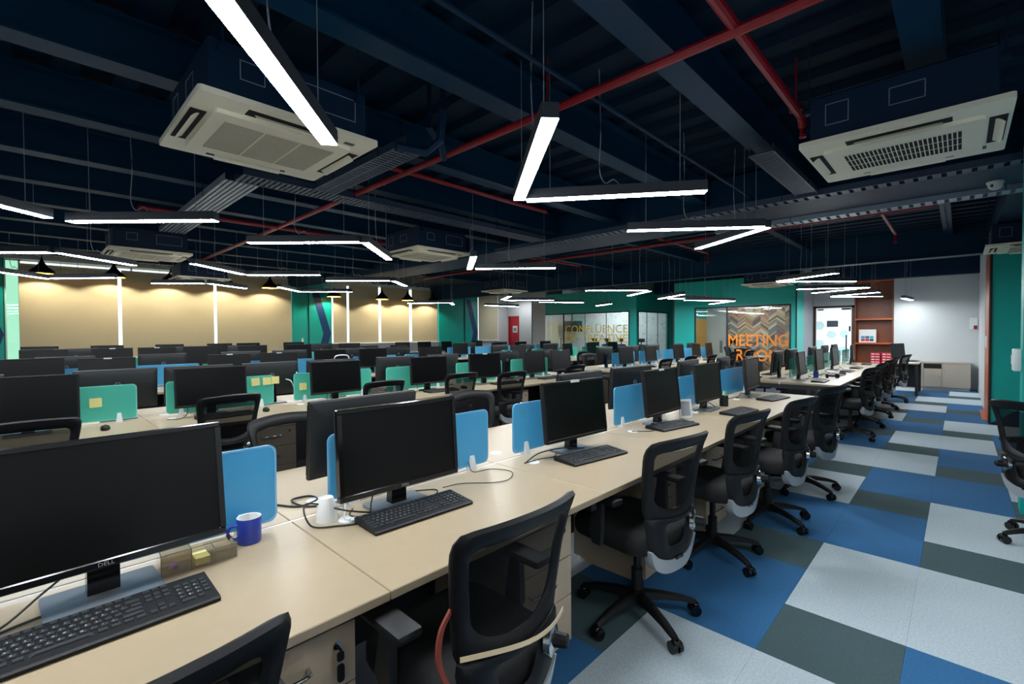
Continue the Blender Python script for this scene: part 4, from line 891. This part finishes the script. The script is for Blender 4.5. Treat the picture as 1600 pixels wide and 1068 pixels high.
# chairs: (x, y, heading degrees)
CH = [
 ('A', 1, 'on the aisle side of the nearest bench', [(-1.10, 0.08, 182), (-1.12, 0.95, 180), (-1.19, 2.16, 172), (-1.16, 3.10, 172), (-1.07, 3.97, 172), (-1.04, 4.95, 166)]),
 ('A', -1, 'on the back side of the nearest bench', [(-2.62, 1.10, 8), (-2.62, 2.50, 0), (-2.68, 4.45, -6)]),
 ('B', 1, 'on the near side of the second bench', [(-4.05, -0.02, 182), (-4.44, 1.10, 186), (-4.50, 2.55, 180), (-4.60, 3.68, 176), (-4.28, 4.24, 176), (-4.36, 5.66, 180)]),
 ('A2', 1, 'on the aisle side of the far right bench', [(-1.08, 7.85, 168), (-1.10, 9.0, 175), (-1.08, 10.1, 170), (-1.10, 11.2, 176), (-1.02, 12.4, 168)]),
 ('A2', -1, 'on the back side of the far right bench', [(-2.68, 9.75, 4), (-2.65, 11.3, 0)]),
 ('B2', 1, 'near side of the far bench before meeting room', [(-4.08, 8.05, 180), (-4.12, 9.25, 176), (-4.0, 10.0, 184), (-4.20, 11.9, 180), (-4.15, 13.0, 175)]),
 ('B2', -1, 'back side of the far bench before meeting room', [(-5.95, 8.95, -10), (-5.95, 11.0, 0)]),
 ('C2', 1, 'near side of the far bench before lettered glass', [(-7.20, 9.9, 180), (-7.20, 11.6, 176), (-7.2, 12.6, 182)]),
 ('D', 1, 'on the near side of the fourth bench', [(-10.15, 6.75, 180)]),
 ('C', -1, 'on the back side of the third bench', [(-8.75, 4.85, 0), (-8.75, 5.7, 5)]),
]
for k, side, where, lst in CH:
    for i, (x, y, hd) in enumerate(lst):
        inst(CHAIR, 'office_chair', 'black mesh office chair, %s from left, %s' % (ORD[i], where), 'chair', (x, y, 0), math.radians(hd), 'office chairs')
inst(CHAIRL, 'office_chair', 'black mesh office chair cut by the right edge, across the carpet aisle', 'chair', (0.50, 4.77, 0), math.radians(46), 'office chairs')
# keyboards and mice
def kb(k, x, y, rz, lab): return inst(KB, 'keyboard', lab, 'keyboard', (x, y, DZ), math.radians(rz), 'black keyboards')
fine_keyboard('large black keyboard below the leftmost monitor of the nearest bench', (-1.525, 0.13, DZ), math.radians(1))
fine_keyboard('black keyboard below the monitor between mug and cup, nearest bench', (-1.575, 1.08, DZ), math.radians(-2))
kb('A', -1.54, 2.27, -8, 'black keyboard below the third monitor of the nearest bench')
kb('A', -1.58, 3.42, -10, 'black keyboard below the fourth monitor of the nearest bench')
kb('A', -1.42, 4.42, -4, 'black keyboard near the chair back at the fifth monitor of the nearest bench')
kb('A', -1.44, 5.55, -8, 'black keyboard at the far end of the nearest bench')
for i, (y, rz) in enumerate(((1.22, 4), (2.45, 0), (3.60, 0), (4.75, -5), (5.75, 0), (6.4, -4))):
    kb('B', -4.68, y, rz, 'black keyboard, %s from left on the second bench' % ORD[i])
for i, (y, rz) in enumerate(((7.95, 2), (9.1, -5), (10.2, 0), (11.2, 0), (12.6, 3))):
    kb('A2', -1.45, y, rz, 'black keyboard, %s from left on far right bench, aisle side' % ORD[i])
for i, y in enumerate((7.78, 8.75)): kb('A2', -2.32, y, 180, 'black keyboard, %s from left on far right bench, back side' % ORD[i])
for i, y in enumerate((8.5, 9.7, 11.0, 12.1)): kb('B2', -4.62, y, 0, 'black keyboard, %s from left on far bench before meeting room' % ORD[i])
kb('A', -2.28, 3.06, 172, 'black keyboard behind the blue dividers of the nearest bench')
for x, y, lab in ((-4.72, 0.41, 'black computer mouse on the second bench before the yellow note divider'), (-4.72, 1.56, 'black computer mouse seen through the mesh chair on the second bench'), (-4.70, 3.98, 'black computer mouse beside the oval monitor base on the second bench'),
                  (-4.7, 5.1, 'black computer mouse at the right of the green tagged monitor'), (-2.04, 2.92, 'black computer mouse behind the third blue divider of the nearest bench'), (-1.42, 9.5, 'black computer mouse on the far right bench')):
    inst(MOUSE, 'computer_mouse', lab, 'mouse', (x, y, DZ), random.uniform(-.3, .3))
# pedestals
for i, y in enumerate((0.46, 1.52, 2.62, 3.50, 4.46, 5.84)):
    p = inst(PED, 'drawer_pedestal', 'beige three-drawer pedestal, %s from the left under the nearest bench' % ORD[i], 'drawers', (-1.28, y, 0), 0, 'drawer pedestals')
    if i == 0:
        kk = MB().tube([(0.006, 0.14, 0.57), (0.03, 0.14, 0.568)], 0.004, 8).prism(rrect(0.02, 0.026, 0.006, 3, 0.14, 0.55), 0.024, 0.029, 'yz').prism(rrect(0.02, 0.05, 0.008, 3, 0.142, 0.50), 0.02, 0.026, 'yz')
        link('hanging_keys', kk.mesh('hanging_keys', 'black_plastic', 30), p, label='black keys hanging from the lock')
for i, y in enumerate((0.45, 1.54, 3.15, 4.80, 6.2)): inst(PED, 'drawer_pedestal', 'beige drawer pedestal, %s from the left under the second bench' % ORD[i], 'drawers', (XB + 0.59, y, 0), 0, 'drawer pedestals')
inst(PED, 'drawer_pedestal', 'beige drawer pedestal at the near end of the far blue-divider bench', 'drawers', (XB + 0.55, 7.82, 0), 0, 'drawer pedestals')
# ================================================================ SMALL THINGS
t = thing('mug', 'blue mug with white inside at the end of the first blue divider', 'mug', (-1.79, 0.53, DZ))
link('body', MB().lathe([(0.0, 0.0), (0.036, 0.0), (0.038, 0.004), (0.039, 0.085), (0.038, 0.088)], 28).mesh('body', 'mug_blue', 50), t)
link('inner_glaze', MB().lathe([(0.038, 0.088), (0.036, 0.087), (0.035, 0.006), (0.0, 0.005)], 28).mesh('inner_glaze', 'white_ceramic', 50), t, label='white inner glaze')
link('handle', MB().tube(spline([(0.0, -0.037, 0.068), (0.0, -0.06, 0.066), (0.0, -0.066, 0.045), (0.0, -0.055, 0.024), (0.0, -0.037, 0.02)], 5), 0.006, 8).mesh('handle', 'mug_blue'), t)
t = thing('coffee_cup', 'white ribbed cup turned upside down among black cables', 'cup', (-1.775, 0.80, DZ))
rr = []
for r, z in ((0.041, 0.0), (0.041, 0.004), (0.038, 0.03), (0.031, 0.072), (0.026, 0.084), (0.024, 0.09), (0.02, 0.09), (0.019, 0.086), (0.0, 0.086)):
    rr.append([((r + (0.0012 if k % 2 else 0)) * math.cos(2 * PI * k / 40), (r + (0.0012 if k % 2 else 0)) * math.sin(2 * PI * k / 40), z) for k in range(40)])
link('body', MB().loft(rr, cap=False).mesh('body', 'white_ceramic', 30), t)
link('handle', MB().tube(spline([(0.005, 0.03, 0.07), (0.01, 0.054, 0.066), (0.012, 0.06, 0.042), (0.01, 0.05, 0.02), (0.005, 0.039, 0.02)], 5), 0.005, 8).mesh('handle', 'white_ceramic'), t)
t = thing('desk_organizer', 'smoked acrylic organizer with compartments behind the nearest keyboard', 'organizer', (-1.79, 0.27, DZ), math.radians(-3))
b = MB(); a = 0.003
b.box(0, 0.085, 0, 0.20, 0, a)
for y, h in ((0, 0.065), (0.075, 0.065), (0.1375, 0.045), (0.197, 0.045)): b.box(0, 0.085, y, y + a, a, h)
for x in (0, 0.082): b.box(x, x + a, 0, 0.078, a, 0.065).box(x, x + a, 0.078, 0.2, a, 0.045)
link('tray_walls', b.mesh('tray_walls', 'smoke_acrylic', 0), t)
t2 = tag(link('eraser', MB().rbox(-0.012, 0.012, -0.009, 0.009, 0, 0.014, 0.003, 1).mesh('eraser', 'purple'), None, (-1.75, 0.305, DZ + 0.0035), (0, 0, 0.5)), 'small purple eraser inside the smoked acrylic organizer', 'eraser')
tag(link('note_stack', MB().box(-0.03, 0.03, -0.02, 0.02, 0, 0.02).mesh('note_stack', 'paper_yellow', 0), None, (-1.745, 0.375, DZ + 0.0035)), 'pale note pad in the middle organizer compartment', 'note pad')
# photo frame, pen pot, little cup
t = thing('photo_frame', 'small white photo frame standing beside the fourth monitor', 'photo frame', (-1.655, 3.83, DZ), math.radians(-40))
R = Matrix.Rotation(math.radians(-12), 4, 'Y')
link('frame', MB().box(0, 0.012, -0.055, -0.04, 0, 0.16, R).box(0, 0.012, 0.04, 0.055, 0, 0.16, R).box(0, 0.012, -0.04, 0.04, 0, 0.02, R).box(0, 0.012, -0.04, 0.04, 0.14, 0.16, R).mesh('frame', 'white_plastic', 0), t)
link('picture', MB().box(0.002, 0.006, -0.04, 0.04, 0.02, 0.14, R).mesh('picture', 'wall_grey', 0), t)
link('stand', MB().box(-0.07, -0.066, -0.02, 0.02, 0.0, 0.006).add([(-0.07, -0.02, 0), (-0.07, 0.02, 0), (-0.02, 0.02, 0.11), (-0.02, -0.02, 0.11)], [(0, 1, 2, 3)]).mesh('stand', 'black_plastic', 0), t)
t = thing('pen_pot', 'black metal pen pot with green marker beside the fifth monitor', 'pen pot', (-1.66, 4.72, DZ))
link('pot', MB().lathe([(0.0, 0.0), (0.04, 0.0), (0.04, 0.1), (0.038, 0.1), (0.037, 0.004), (0.0, 0.004)], 20).mesh('pot', 'black_steel'), t)
tag(link('marker', MB().tube([(0, 0, 0.0), (0.015, 0.02, 0.14)], 0.006, 8).mesh('marker', 'green_note'), None, (-1.66, 4.72, DZ + 0.008)), 'green marker in the black pen pot', 'pen')
tag(link('paper_cup', MB().lathe([(0.0, 0.0), (0.018, 0.0), (0.024, 0.05), (0.023, 0.05), (0.017, 0.003), (0.0, 0.003)], 18).mesh('paper_cup', 'white_plastic'), None, (-1.72, 4.05, DZ)), 'tiny white cup beside the photo frame', 'cup')
# sticky notes on the mint dividers
for i, (y, z, r) in enumerate(((0.385, 0.91, 0.02), (1.58, 0.985, 0.08), (1.685, 0.985, 0.0), (1.765, 0.99, -0.03), (2.045, 0.90, 0.0))):
    lb = ['single yellow sticky note on the leftmost mint divider', 'first of three yellow sticky notes in a row on the mint divider', 'middle of three yellow sticky notes in a row on the mint divider', 'last of three yellow sticky notes in a row on the mint divider', 'yellow sticky note on the mint divider edge beside third monitor'][i]
    bb = MB().loft([[(0, -0.038, -0.036), (0, 0.038, -0.036), (0, 0.038, 0.038), (0, -0.038, 0.038)], [(0.006, -0.038, -0.037), (0.006, 0.038, -0.035), (0.001, 0.038, 0.038), (0.001, -0.038, 0.038)]])
    tag(link('sticky_note', bb.mesh('sticky_note', 'paper_yellow', 0), None, (XB + 0.0045, y, z), (r, 0, 0)), lb, 'sticky note', 'yellow sticky notes')
tag(link('paper_tag', MB().box(0, 0.004, -0.03, 0.03, 0, 0.04).mesh('paper_tag', 'green_note', 0), None, (XB + 0.235, 4.62, DZ + 0.001), (0.3, -0.2, 0.4)), 'lime green paper tag below a monitor on the second bench', 'paper')
# cables
def cable(lb, pts, r=0.0032, m='cable_black', plug=False):
    q = spline(pts, 6); o = q[0].copy()
    c = tag(link('cable', MB().tube([p - o for p in q], r, 7).mesh('cable', m), None, o), lb, 'cable')
    return c
z = DZ + 0.004
cable('thick black cable looped flat between first divider and white cup', [(-2.08, 0.72, z), (-1.99, 0.78, z), (-2.02, 0.87, z), (-2.09, 0.86, z), (-2.07, 0.78, z + 0.006), (-1.97, 0.80, z), (-1.90, 0.89, z), (-1.84, 0.84, z)], 0.0045)
cable('black cable curling round the upside-down white cup', [(-1.66, 0.99, z), (-1.72, 0.86, z + 0.03), (-1.79, 0.73, z + 0.075), (-1.73, 0.72, z + 0.01), (-1.68, 0.80, z), (-1.65, 0.88, z), (-1.74, 1.02, z)], 0.0035)
cable('black cable hanging from the second monitor to its keyboard', [(-1.72, 0.98, DZ + 0.12), (-1.70, 0.95, DZ + 0.05), (-1.69, 0.93, z), (-1.74, 0.88, z), (-1.80, 0.92, z)], 0.003)
cable('white cable beside the upside-down white cup', [(-1.80, 0.88, DZ + 0.08), (-1.76, 0.87, DZ + 0.04), (-1.73, 0.85, z), (-1.70, 0.86, z)], 0.003, 'cable_white')
cable('thin black cable looping on open desk right of second monitor', [(-1.86, 1.60, DZ + 0.05), (-1.82, 1.60, z), (-1.79, 1.70, z), (-1.68, 1.74, z), (-1.60, 1.64, z), (-1.62, 1.55, z), (-1.72, 1.44, z), (-1.74, 1.34, z)], 0.0022)
cable('black power cable behind the second keyboard', [(-1.68, 0.97, z), (-1.66, 1.10, z + 0.012), (-1.68, 1.24, z), (-1.74, 1.30, z), (-1.80, 1.22, z)], 0.003)
cable('black cables trailing from white grommet to the third monitor', [(-1.73, 1.92, z), (-1.70, 2.0, z + 0.01), (-1.70, 2.12, z), (-1.75, 2.2, z)], 0.003)
cable('black cable bundle under the third monitor', [(-1.73, 1.90, z), (-1.76, 2.05, z + 0.02), (-1.72, 2.2, z + 0.03), (-1.66, 2.32, z + 0.02), (-1.70, 2.42, z), (-1.76, 2.3, z + 0.02)], 0.004)
cable('black cable lying left of the fourth keyboard', [(-1.72, 3.05, z), (-1.64, 3.12, z), (-1.62, 3.2, z), (-1.70, 3.3, z + 0.02), (-1.72, 3.45, z)], 0.003)
cable('black cable curled right of the fourth keyboard', [(-1.66, 3.62, z), (-1.60, 3.68, z), (-1.54, 3.72, z), (-1.56, 3.62, z), (-1.62, 3.60, z)], 0.003)
cable('black cable bundle under the fifth monitor', [(-1.74, 4.2, z), (-1.68, 4.3, z + 0.04), (-1.70, 4.42, z + 0.06), (-1.66, 4.5, z), (-1.74, 4.4, z)], 0.004)
cable('black cable bundle left of the sixth monitor', [(-1.80, 5.2, z), (-1.70, 5.28, z + 0.03), (-1.72, 5.4, z + 0.05), (-1.66, 5.5, z), (-1.76, 5.36, z)], 0.004)
cable('black cables under the leftmost monitor', [(-1.78, -0.2, z), (-1.68, -0.08, z), (-1.72, 0.02, z + 0.05), (-1.75, 0.10, z + 0.1)], 0.003)
cable('black cable crossing behind the large left keyboard', [(-1.66, -0.1, z), (-1.70, 0.05, z), (-1.66, 0.18, z), (-1.72, 0.24, z), (-1.78, 0.2, z)], 0.003)
cable('white cable hanging over the dark monitor back on the second bench', [(-5.32, 2.02, 1.12), (-5.24, 2.06, 1.02), (-5.24, 2.10, 0.92), (-5.2, 2.14, 0.82)], 0.006, 'cable_white')
cable('white cable drooping beside the mint divider with three notes', [(-5.2, 1.92, 0.98), (-5.14, 1.95, 0.96), (-5.14, 1.98, 0.88), (-5.16, 2.0, 0.78)], 0.005, 'cable_white')
cable('white cable loop on top of a dark monitor, second bench', [(-5.3, 2.5, 1.14), (-5.28, 2.52, 1.2), (-5.28, 2.66, 1.2), (-5.28, 2.68, 1.12)], 0.007, 'cable_white')
for i, (y, x) in enumerate(((1.1, -4.86), (2.35, -4.86), (3.5, -4.86), (4.6, -4.86), (5.6, -4.86))):
    cable('black cable dangling under a monitor, %s from left on second bench' % ORD[i + 1], [(x - 0.04, y - 0.12, DZ + 0.11), (x, y - 0.14, DZ + 0.03), (x + 0.04, y - 0.2, z), (x - 0.02, y - 0.28, z)], 0.003)
for i, y in enumerate((8.1, 9.3, 10.6)):
    cable('black cable tangle, %s from the left on the far right bench' % ORD[i], [(-1.70, y - 0.1, z), (-1.62, y, z + 0.03), (-1.66, y + 0.12, z + 0.05), (-1.6, y + 0.2, z), (-1.7, y + 0.1, z)], 0.004)
# papers
tag(link('paper_sheet', MB().add([(-0.1, -0.12, 0), (0.1, -0.10, 0.0), (0.1, 0.12, 0.004), (-0.1, 0.10, 0.02), (-0.1, -0.12, 0.001), (0.1, -0.10, 0.001), (0.1, 0.12, 0.005), (-0.1, 0.10, 0.021)], [(0, 1, 2, 3), (7, 6, 5, 4), (0, 4, 5, 1), (1, 5, 6, 2), (2, 6, 7, 3), (3, 7, 4, 0)]).mesh('paper_sheet', 'paper_white', 0), None, (-1.40, 0.50, 0.648)), 'folded white paper on the first drawer pedestal under the bench', 'paper')
# lanyard over the big chair
ch = (-1.12, 0.95)
def chp(uu, zz, dx=0.0): return (ch[0] - bx(uu, zz) + 0.026 + dx, ch[1] - uu, zz)
pts = [chp(0.21 - 0.42 * i / 12, 0.615 + 0.025 * math.cos(i / 12 * PI) - 0.008 * math.sin(i / 12 * PI), 0.014) for i in range(13)]
t = thing('lanyard', 'cream and brown lanyard strap slung round the nearest large chair back', 'lanyard', pts[0]); o = Vector(pts[0])
rings = []
for p in pts:
    p = Vector(p) - o; rings.append([(p.x, p.y, p.z - 0.007), (p.x + 0.002, p.y, p.z - 0.007), (p.x + 0.002, p.y, p.z + 0.007), (p.x, p.y, p.z + 0.007)])
link('cream_band', MB().loft(rings).mesh('cream_band', 'lanyard_cream', 40), t, label='shiny cream band')
q = spline([chp(0.212, 0.76, -0.03), chp(0.245, 0.71, -0.01), chp(0.255, 0.64, 0.01), chp(0.235, 0.57, 0.02), chp(0.20, 0.50, 0.03), chp(0.18, 0.40, 0.03)], 6)
rings = []
for p in q:
    p = p - o; rings.append([(p.x - 0.004, p.y - 0.007, p.z), (p.x + 0.004, p.y - 0.007, p.z), (p.x + 0.004, p.y + 0.007, p.z), (p.x - 0.004, p.y + 0.007, p.z)])
link('brown_strap', MB().loft(rings).mesh('brown_strap', 'lanyard_brown', 40), t, label='braided brown strap')
# headphones, desk items on the far right bench
t = thing('headphones', 'black headphones lying on the far right bench', 'headphones', (-1.42, 8.62, DZ), 0.6)
link('headband', MB().tube([(0.085 * math.cos(a), 0.085 * math.sin(a), 0.03) for a in [PI * i / 12 for i in range(13)]], 0.008, 8).mesh('headband', 'black_plastic'), t)
for s in (-1, 1): link('ear_cup', MB().tube([(s * 0.085, 0, 0.035), (s * 0.06, -0.005, 0.035)], [0.034, 0.036], 16).mesh('ear_cup', 'black_plastic'), t)
tag(link('desk_phone', MB().loft([[(-0.09, -0.08, 0), (0.09, -0.08, 0), (0.09, 0.08, 0), (-0.09, 0.08, 0)], [(-0.09, -0.08, 0.06), (0.09, -0.08, 0.025), (0.09, 0.08, 0.025), (-0.09, 0.08, 0.06)]]).mesh('desk_phone', 'black_plastic', 20), None, (-4.62, 9.0, DZ), (0, 0, 0.3)), 'black desk phone on the far bench before the meeting room', 'telephone')
tag(link('tablet_stand', MB().rbox(-0.06, 0.06, -0.05, 0.05, 0, 0.03, 0.006, 1).mesh('tablet_stand', 'white_plastic'), None, (-1.62, 9.72, DZ), (0, 0, 0.2)), 'white plastic box on the far right bench', 'box')
tag(link('pen_cup', MB().lathe([(0, 0), (0.035, 0), (0.035, 0.1), (0.033, 0.1), (0.032, 0.004), (0, 0.004)], 16).mesh('pen_cup', 'mug_blue'), None, (-1.62, 8.55, DZ)), 'small blue cup on the far right bench', 'cup')
tag(link('bottle', MB().lathe([(0, 0), (0.033, 0), (0.035, 0.02), (0.035, 0.15), (0.014, 0.19), (0.014, 0.22), (0, 0.22)], 16).mesh('bottle', 'glow_teal', 60), None, (-8.05, 12.9, DZ)), 'pale bottle on the far bench before the lettered glass', 'bottle')
tag(link('bottle', MB().lathe([(0, 0), (0.033, 0), (0.035, 0.02), (0.035, 0.15), (0.014, 0.19), (0.014, 0.22), (0, 0.22)], 16).mesh('bottle', 'white_plastic', 60), None, (W + 0.05, 6.45, 1.117)), 'small white bottle on the sill before the teal panel', 'bottle')

# ================================================================ FAR END FURNITURE
t = thing('bookcase', 'tall brown wooden bookcase built into the white end wall', 'bookcase', (-1.70, 16.0, 0))
link('side_panel', MB().box(-0.425, -0.395, 0, 0.34, 0, 2.84).mesh('side_panel', 'wood_brown', 0), t)
link('side_panel', MB().box(0.395, 0.425, 0, 0.34, 0, 2.84).mesh('side_panel', 'wood_brown', 0), t)
link('back_panel', MB().box(-0.395, 0.395, 0.32, 0.34, 0, 2.84).mesh('back_panel', 'wood_brown', 0), t)
for zz in (0.54, 1.10, 1.76, 2.80): link('shelf', MB().box(-0.395, 0.395, 0.0, 0.32, zz, zz + 0.04).mesh('shelf', 'wood_orange', 0), t)
link('lower_doors', MB().box(-0.395, 0.395, 0.0, 0.02, 0.0, 0.54).mesh('lower_doors', 'wood_brown', 0), t)
t = thing('poster_box', 'white box with coloured squares on the bookcase shelf', 'box', (-1.84, 16.06, 1.14))
link('board', MB().rbox(-0.19, 0.19, 0, 0.05, 0, 0.36, 0.004, 1).mesh('board', 'paper_white'), t)
for r in range(2):
    for c in range(3): link('colour_square', MB().box(-0.14 + c * 0.095, -0.055 + c * 0.095, -0.003, 0, 0.04 + r * 0.075, 0.105 + r * 0.075).mesh('colour_square', [['box_red', 'box_red', 'chevron_navy'], ['cyan_blue', 'sign_grey', 'teal_paint']][r][c], 0), t)
for i in range(2):
    for j in range(4):
        t = thing('paper_carton', 'red and white carton, %s from the bottom, %s bookcase stack' % (ORD[j], ['left', 'right'][i]), 'box', (-1.66 + i * 0.24, 16.03, 0.581 + j * 0.072), 0, 'red cartons in the bookcase')
        link('carton', MB().rbox(-0.11, 0.11, 0, 0.2, 0, 0.071, 0.003, 1).mesh('carton', 'box_red'), t)
        link('white_print', MB().box(-0.085, -0.02, -0.001, 0, 0.02, 0.045).box(0.0, 0.085, -0.001, 0, 0.022, 0.04).mesh('white_print', 'paper_white', 0), t)
t = thing('storage_cabinet', 'low beige cabinet with two doors along the white end wall', 'cabinet', (-0.45, 15.6, 0))
link('carcass', MB().box(-0.65, 0.65, 0.02, 0.38, 0.06, 0.65).mesh('carcass', 'cabinet_beige', 0), t)
link('top_board', MB().rbox(-0.66, 0.66, 0, 0.39, 0.65, 0.675, 0.003, 1).mesh('top_board', 'cabinet_beige'), t)
link('plinth', MB().box(-0.63, 0.63, 0.03, 0.36, 0, 0.06).mesh('plinth', 'cabinet_beige', 0), t)
for x0, x1, z1, kx, kz_ in ((-0.20, 0.135, 0.50, 0.09, 0.33), (0.14, 0.645, 0.645, 0.18, 0.47), (-0.645, -0.205, 0.645, -0.25, 0.47)):
    d = link('door', MB().rbox(x0, x1, 0.0, 0.019, 0.065, z1, 0.002, 1).mesh('door', 'cabinet_beige'), t)
    link('knob', MB().tube([(kx, 0.0, kz_), (kx, -0.02, kz_)], [0.007, 0.011], 10).mesh('knob', 'chrome'), d, label='round metal knob')
link('open_slot_shade', MB().box(-0.20, 0.13, 0.015, 0.0205, 0.52, 0.635).mesh('open_slot_shade', 'recess_shade', 0), t)  # dark sheet on the carcass painted as a shaded opening
t = thing('corner_desk', 'small dark-framed desk standing before the beige cabinet', 'desk', (-0.95, 14.3, 0))
link('tabletop', MB().rbox(-0.3, 0.3, -0.6, 0.6, 0.708, DZ, 0.003, 1).mesh('tabletop', 'cabinet_beige'), t)
for sx in (-0.26, 0.26):
    for sy in (-0.55, 0.55): link('leg', MB().box(sx - 0.025, sx + 0.025, sy - 0.025, sy + 0.025, 0, 0.708).mesh('leg', 'black_steel', 0), t)
link('underdesk_board', MB().box(-0.235, 0.235, 0.54, 0.56, 0.1, 0.707).mesh('underdesk_board', 'black_steel', 0), t)
inst(MONS, 'monitor', 'grey-screened monitor on the small corner desk before the white wall', 'monitor', (-1.05, 14.35, DZ), math.radians(-25), 'monitors')
kb('X', -0.80, 14.45, -10, 'keyboard on the small corner desk before the white wall')
tag(link('paper_sheet', MB().box(-0.1, 0.1, -0.14, 0.14, 0, 0.004).mesh('paper_sheet', 'paper_white', 0), None, (-0.82, 13.98, DZ + 0.0005), (0, 0, 0.3)), 'white papers on the small corner desk', 'paper')
t = thing('access_switch', 'white access control box on the near right teal column', 'switch', (0.36, 5.56, 1.22))
link('housing', MB().rbox(-0.05, 0.0, -0.07, 0.07, -0.09, 0.09, 0.01, 2).mesh('housing', 'white_plastic'), t)
link('button', MB().rbox(-0.056, -0.05, -0.03, 0.03, -0.04, 0.04, 0.002, 1).mesh('button', 'white_plastic'), t)
t = thing('access_switch', 'small white switch box on the orange wood panel', 'switch', (0.37, 11.4, 1.26))
link('housing', MB().rbox(-0.05, 0.0, -0.16, 0.16, -0.1, 0.1, 0.01, 2).mesh('housing', 'white_plastic'), t)
link('button', MB().rbox(-0.056, -0.05, -0.05, 0.05, -0.05, 0.05, 0.002, 1).mesh('button', 'white_plastic'), t)
t = thing('alarm_point', 'white wall plate with red fire alarm button on end wall', 'alarm', (0.24, 16.0, 1.62))
link('plate', MB().rbox(-0.07, 0.07, -0.02, 0, -0.14, 0.14, 0.004, 1).mesh('plate', 'white_plastic'), t)
link('red_button', MB().rbox(0.0, 0.06, -0.04, -0.02, -0.13, -0.04, 0.005, 1).mesh('red_button', 'pipe_red'), t)
t = thing('side_cabinet', 'beige counter end behind the right-hand chair', 'cabinet', (0.98, 8.6, 0))
link('carcass', MB().box(-0.38, 0.5, -0.5, 0.5, 0, 0.70).mesh('carcass', 'cabinet_beige', 0), t)
link('top_board', MB().rbox(-0.40, 0.51, -0.52, 0.52, 0.70, 0.73, 0.003, 1).mesh('top_board', 'laminate'), t)
# rooms behind the glass
t = thing('round_table', 'round white table inside the meeting room', 'table', (-4.25, 15.1, 0))
link('tabletop', MB().lathe([(0, 0.71), (0.48, 0.71), (0.5, 0.72), (0.5, 0.735), (0, 0.74)], 32).mesh('tabletop', 'white_plastic', 30), t)
link('column', MB().lathe([(0.28, 0.0), (0.28, 0.015), (0.05, 0.03), (0.04, 0.71)], 18).mesh('column', 'grey_plate', 40), t)
for i, (x, y, hd) in enumerate(((-5.05, 15.3, 0), (-4.45, 14.42, 80), (-3.55, 14.75, 150))):
    inst(CHAIR, 'office_chair', 'black mesh chair, %s from the left round the meeting room table' % ORD[i], 'chair', (x, y, 0), math.radians(hd), 'meeting room chairs')
t = thing('conference_table', 'long conference table behind the lettered glass', 'table', (-10.0, 15.75, 0))
link('tabletop', MB().rbox(-1.3, 1.3, -0.35, 0.35, 0.71, 0.74, 0.004, 1).mesh('tabletop', 'cabinet_beige'), t)
for x in (-1.0, 1.0): link('leg', MB().box(x - 0.04, x + 0.04, -0.25, 0.25, 0, 0.71).mesh('leg', 'black_steel', 0), t)
for i, (x, hd) in enumerate(((-11.15, -90), (-10.5, -90), (-9.86, -90), (-9.2, -90))):
    inst(CHAIRH, 'office_chair', 'high-back chair with headrest, %s from the left behind the lettered glass' % ORD[i], 'chair', (x, 16.35, 0), math.radians(hd), 'conference room chairs')
inst(CHAIRH, 'office_chair', 'high-back chair with headrest behind the narrow side glass', 'chair', (-8.62, 16.0, 0), math.radians(-60), 'conference room chairs')
t = thing('wall_screen', 'dark screen on a bracket behind the lettered glass', 'television', (-12.0, 16.3, 1.7), math.radians(-40))
link('panel', MB().rbox(-0.03, 0.0, -0.40, 0.40, -0.2, 0.26, 0.006, 1).mesh('panel', 'black_plastic'), t)
link('bracket', MB().tube([(-0.03, 0, 0.03), (-0.20, 0, 0.1), (-0.20, 0, 1.08)], 0.025, 8).mesh('bracket', 'black_steel'), t)
for x, y, lb in ((-4.7, 15.2, 'added flat ceiling light brightening the meeting room'), (-10.0, 15.8, 'added flat ceiling light brightening the lettered glass room'), (-14.6, 15.6, 'bright ceiling panel light before the red door')):  # meeting and lettered room panels are added to light their interiors
    t = thing('ceiling_panel_light', lb, 'lamp', (x, y, 2.78 if x > -14 else 2.98))
    link('frame', MB().box(-0.62, 0.62, -0.32, 0.32, -0.02, 0.0).mesh('frame', 'white_plastic', 0), t)
    link('diffuser', MB().box(-0.6, 0.6, -0.3, 0.3, -0.024, -0.02).mesh('diffuser', 'panel_glow' if -12 < x < -8 else 'panel_glow_soft', 0), t)
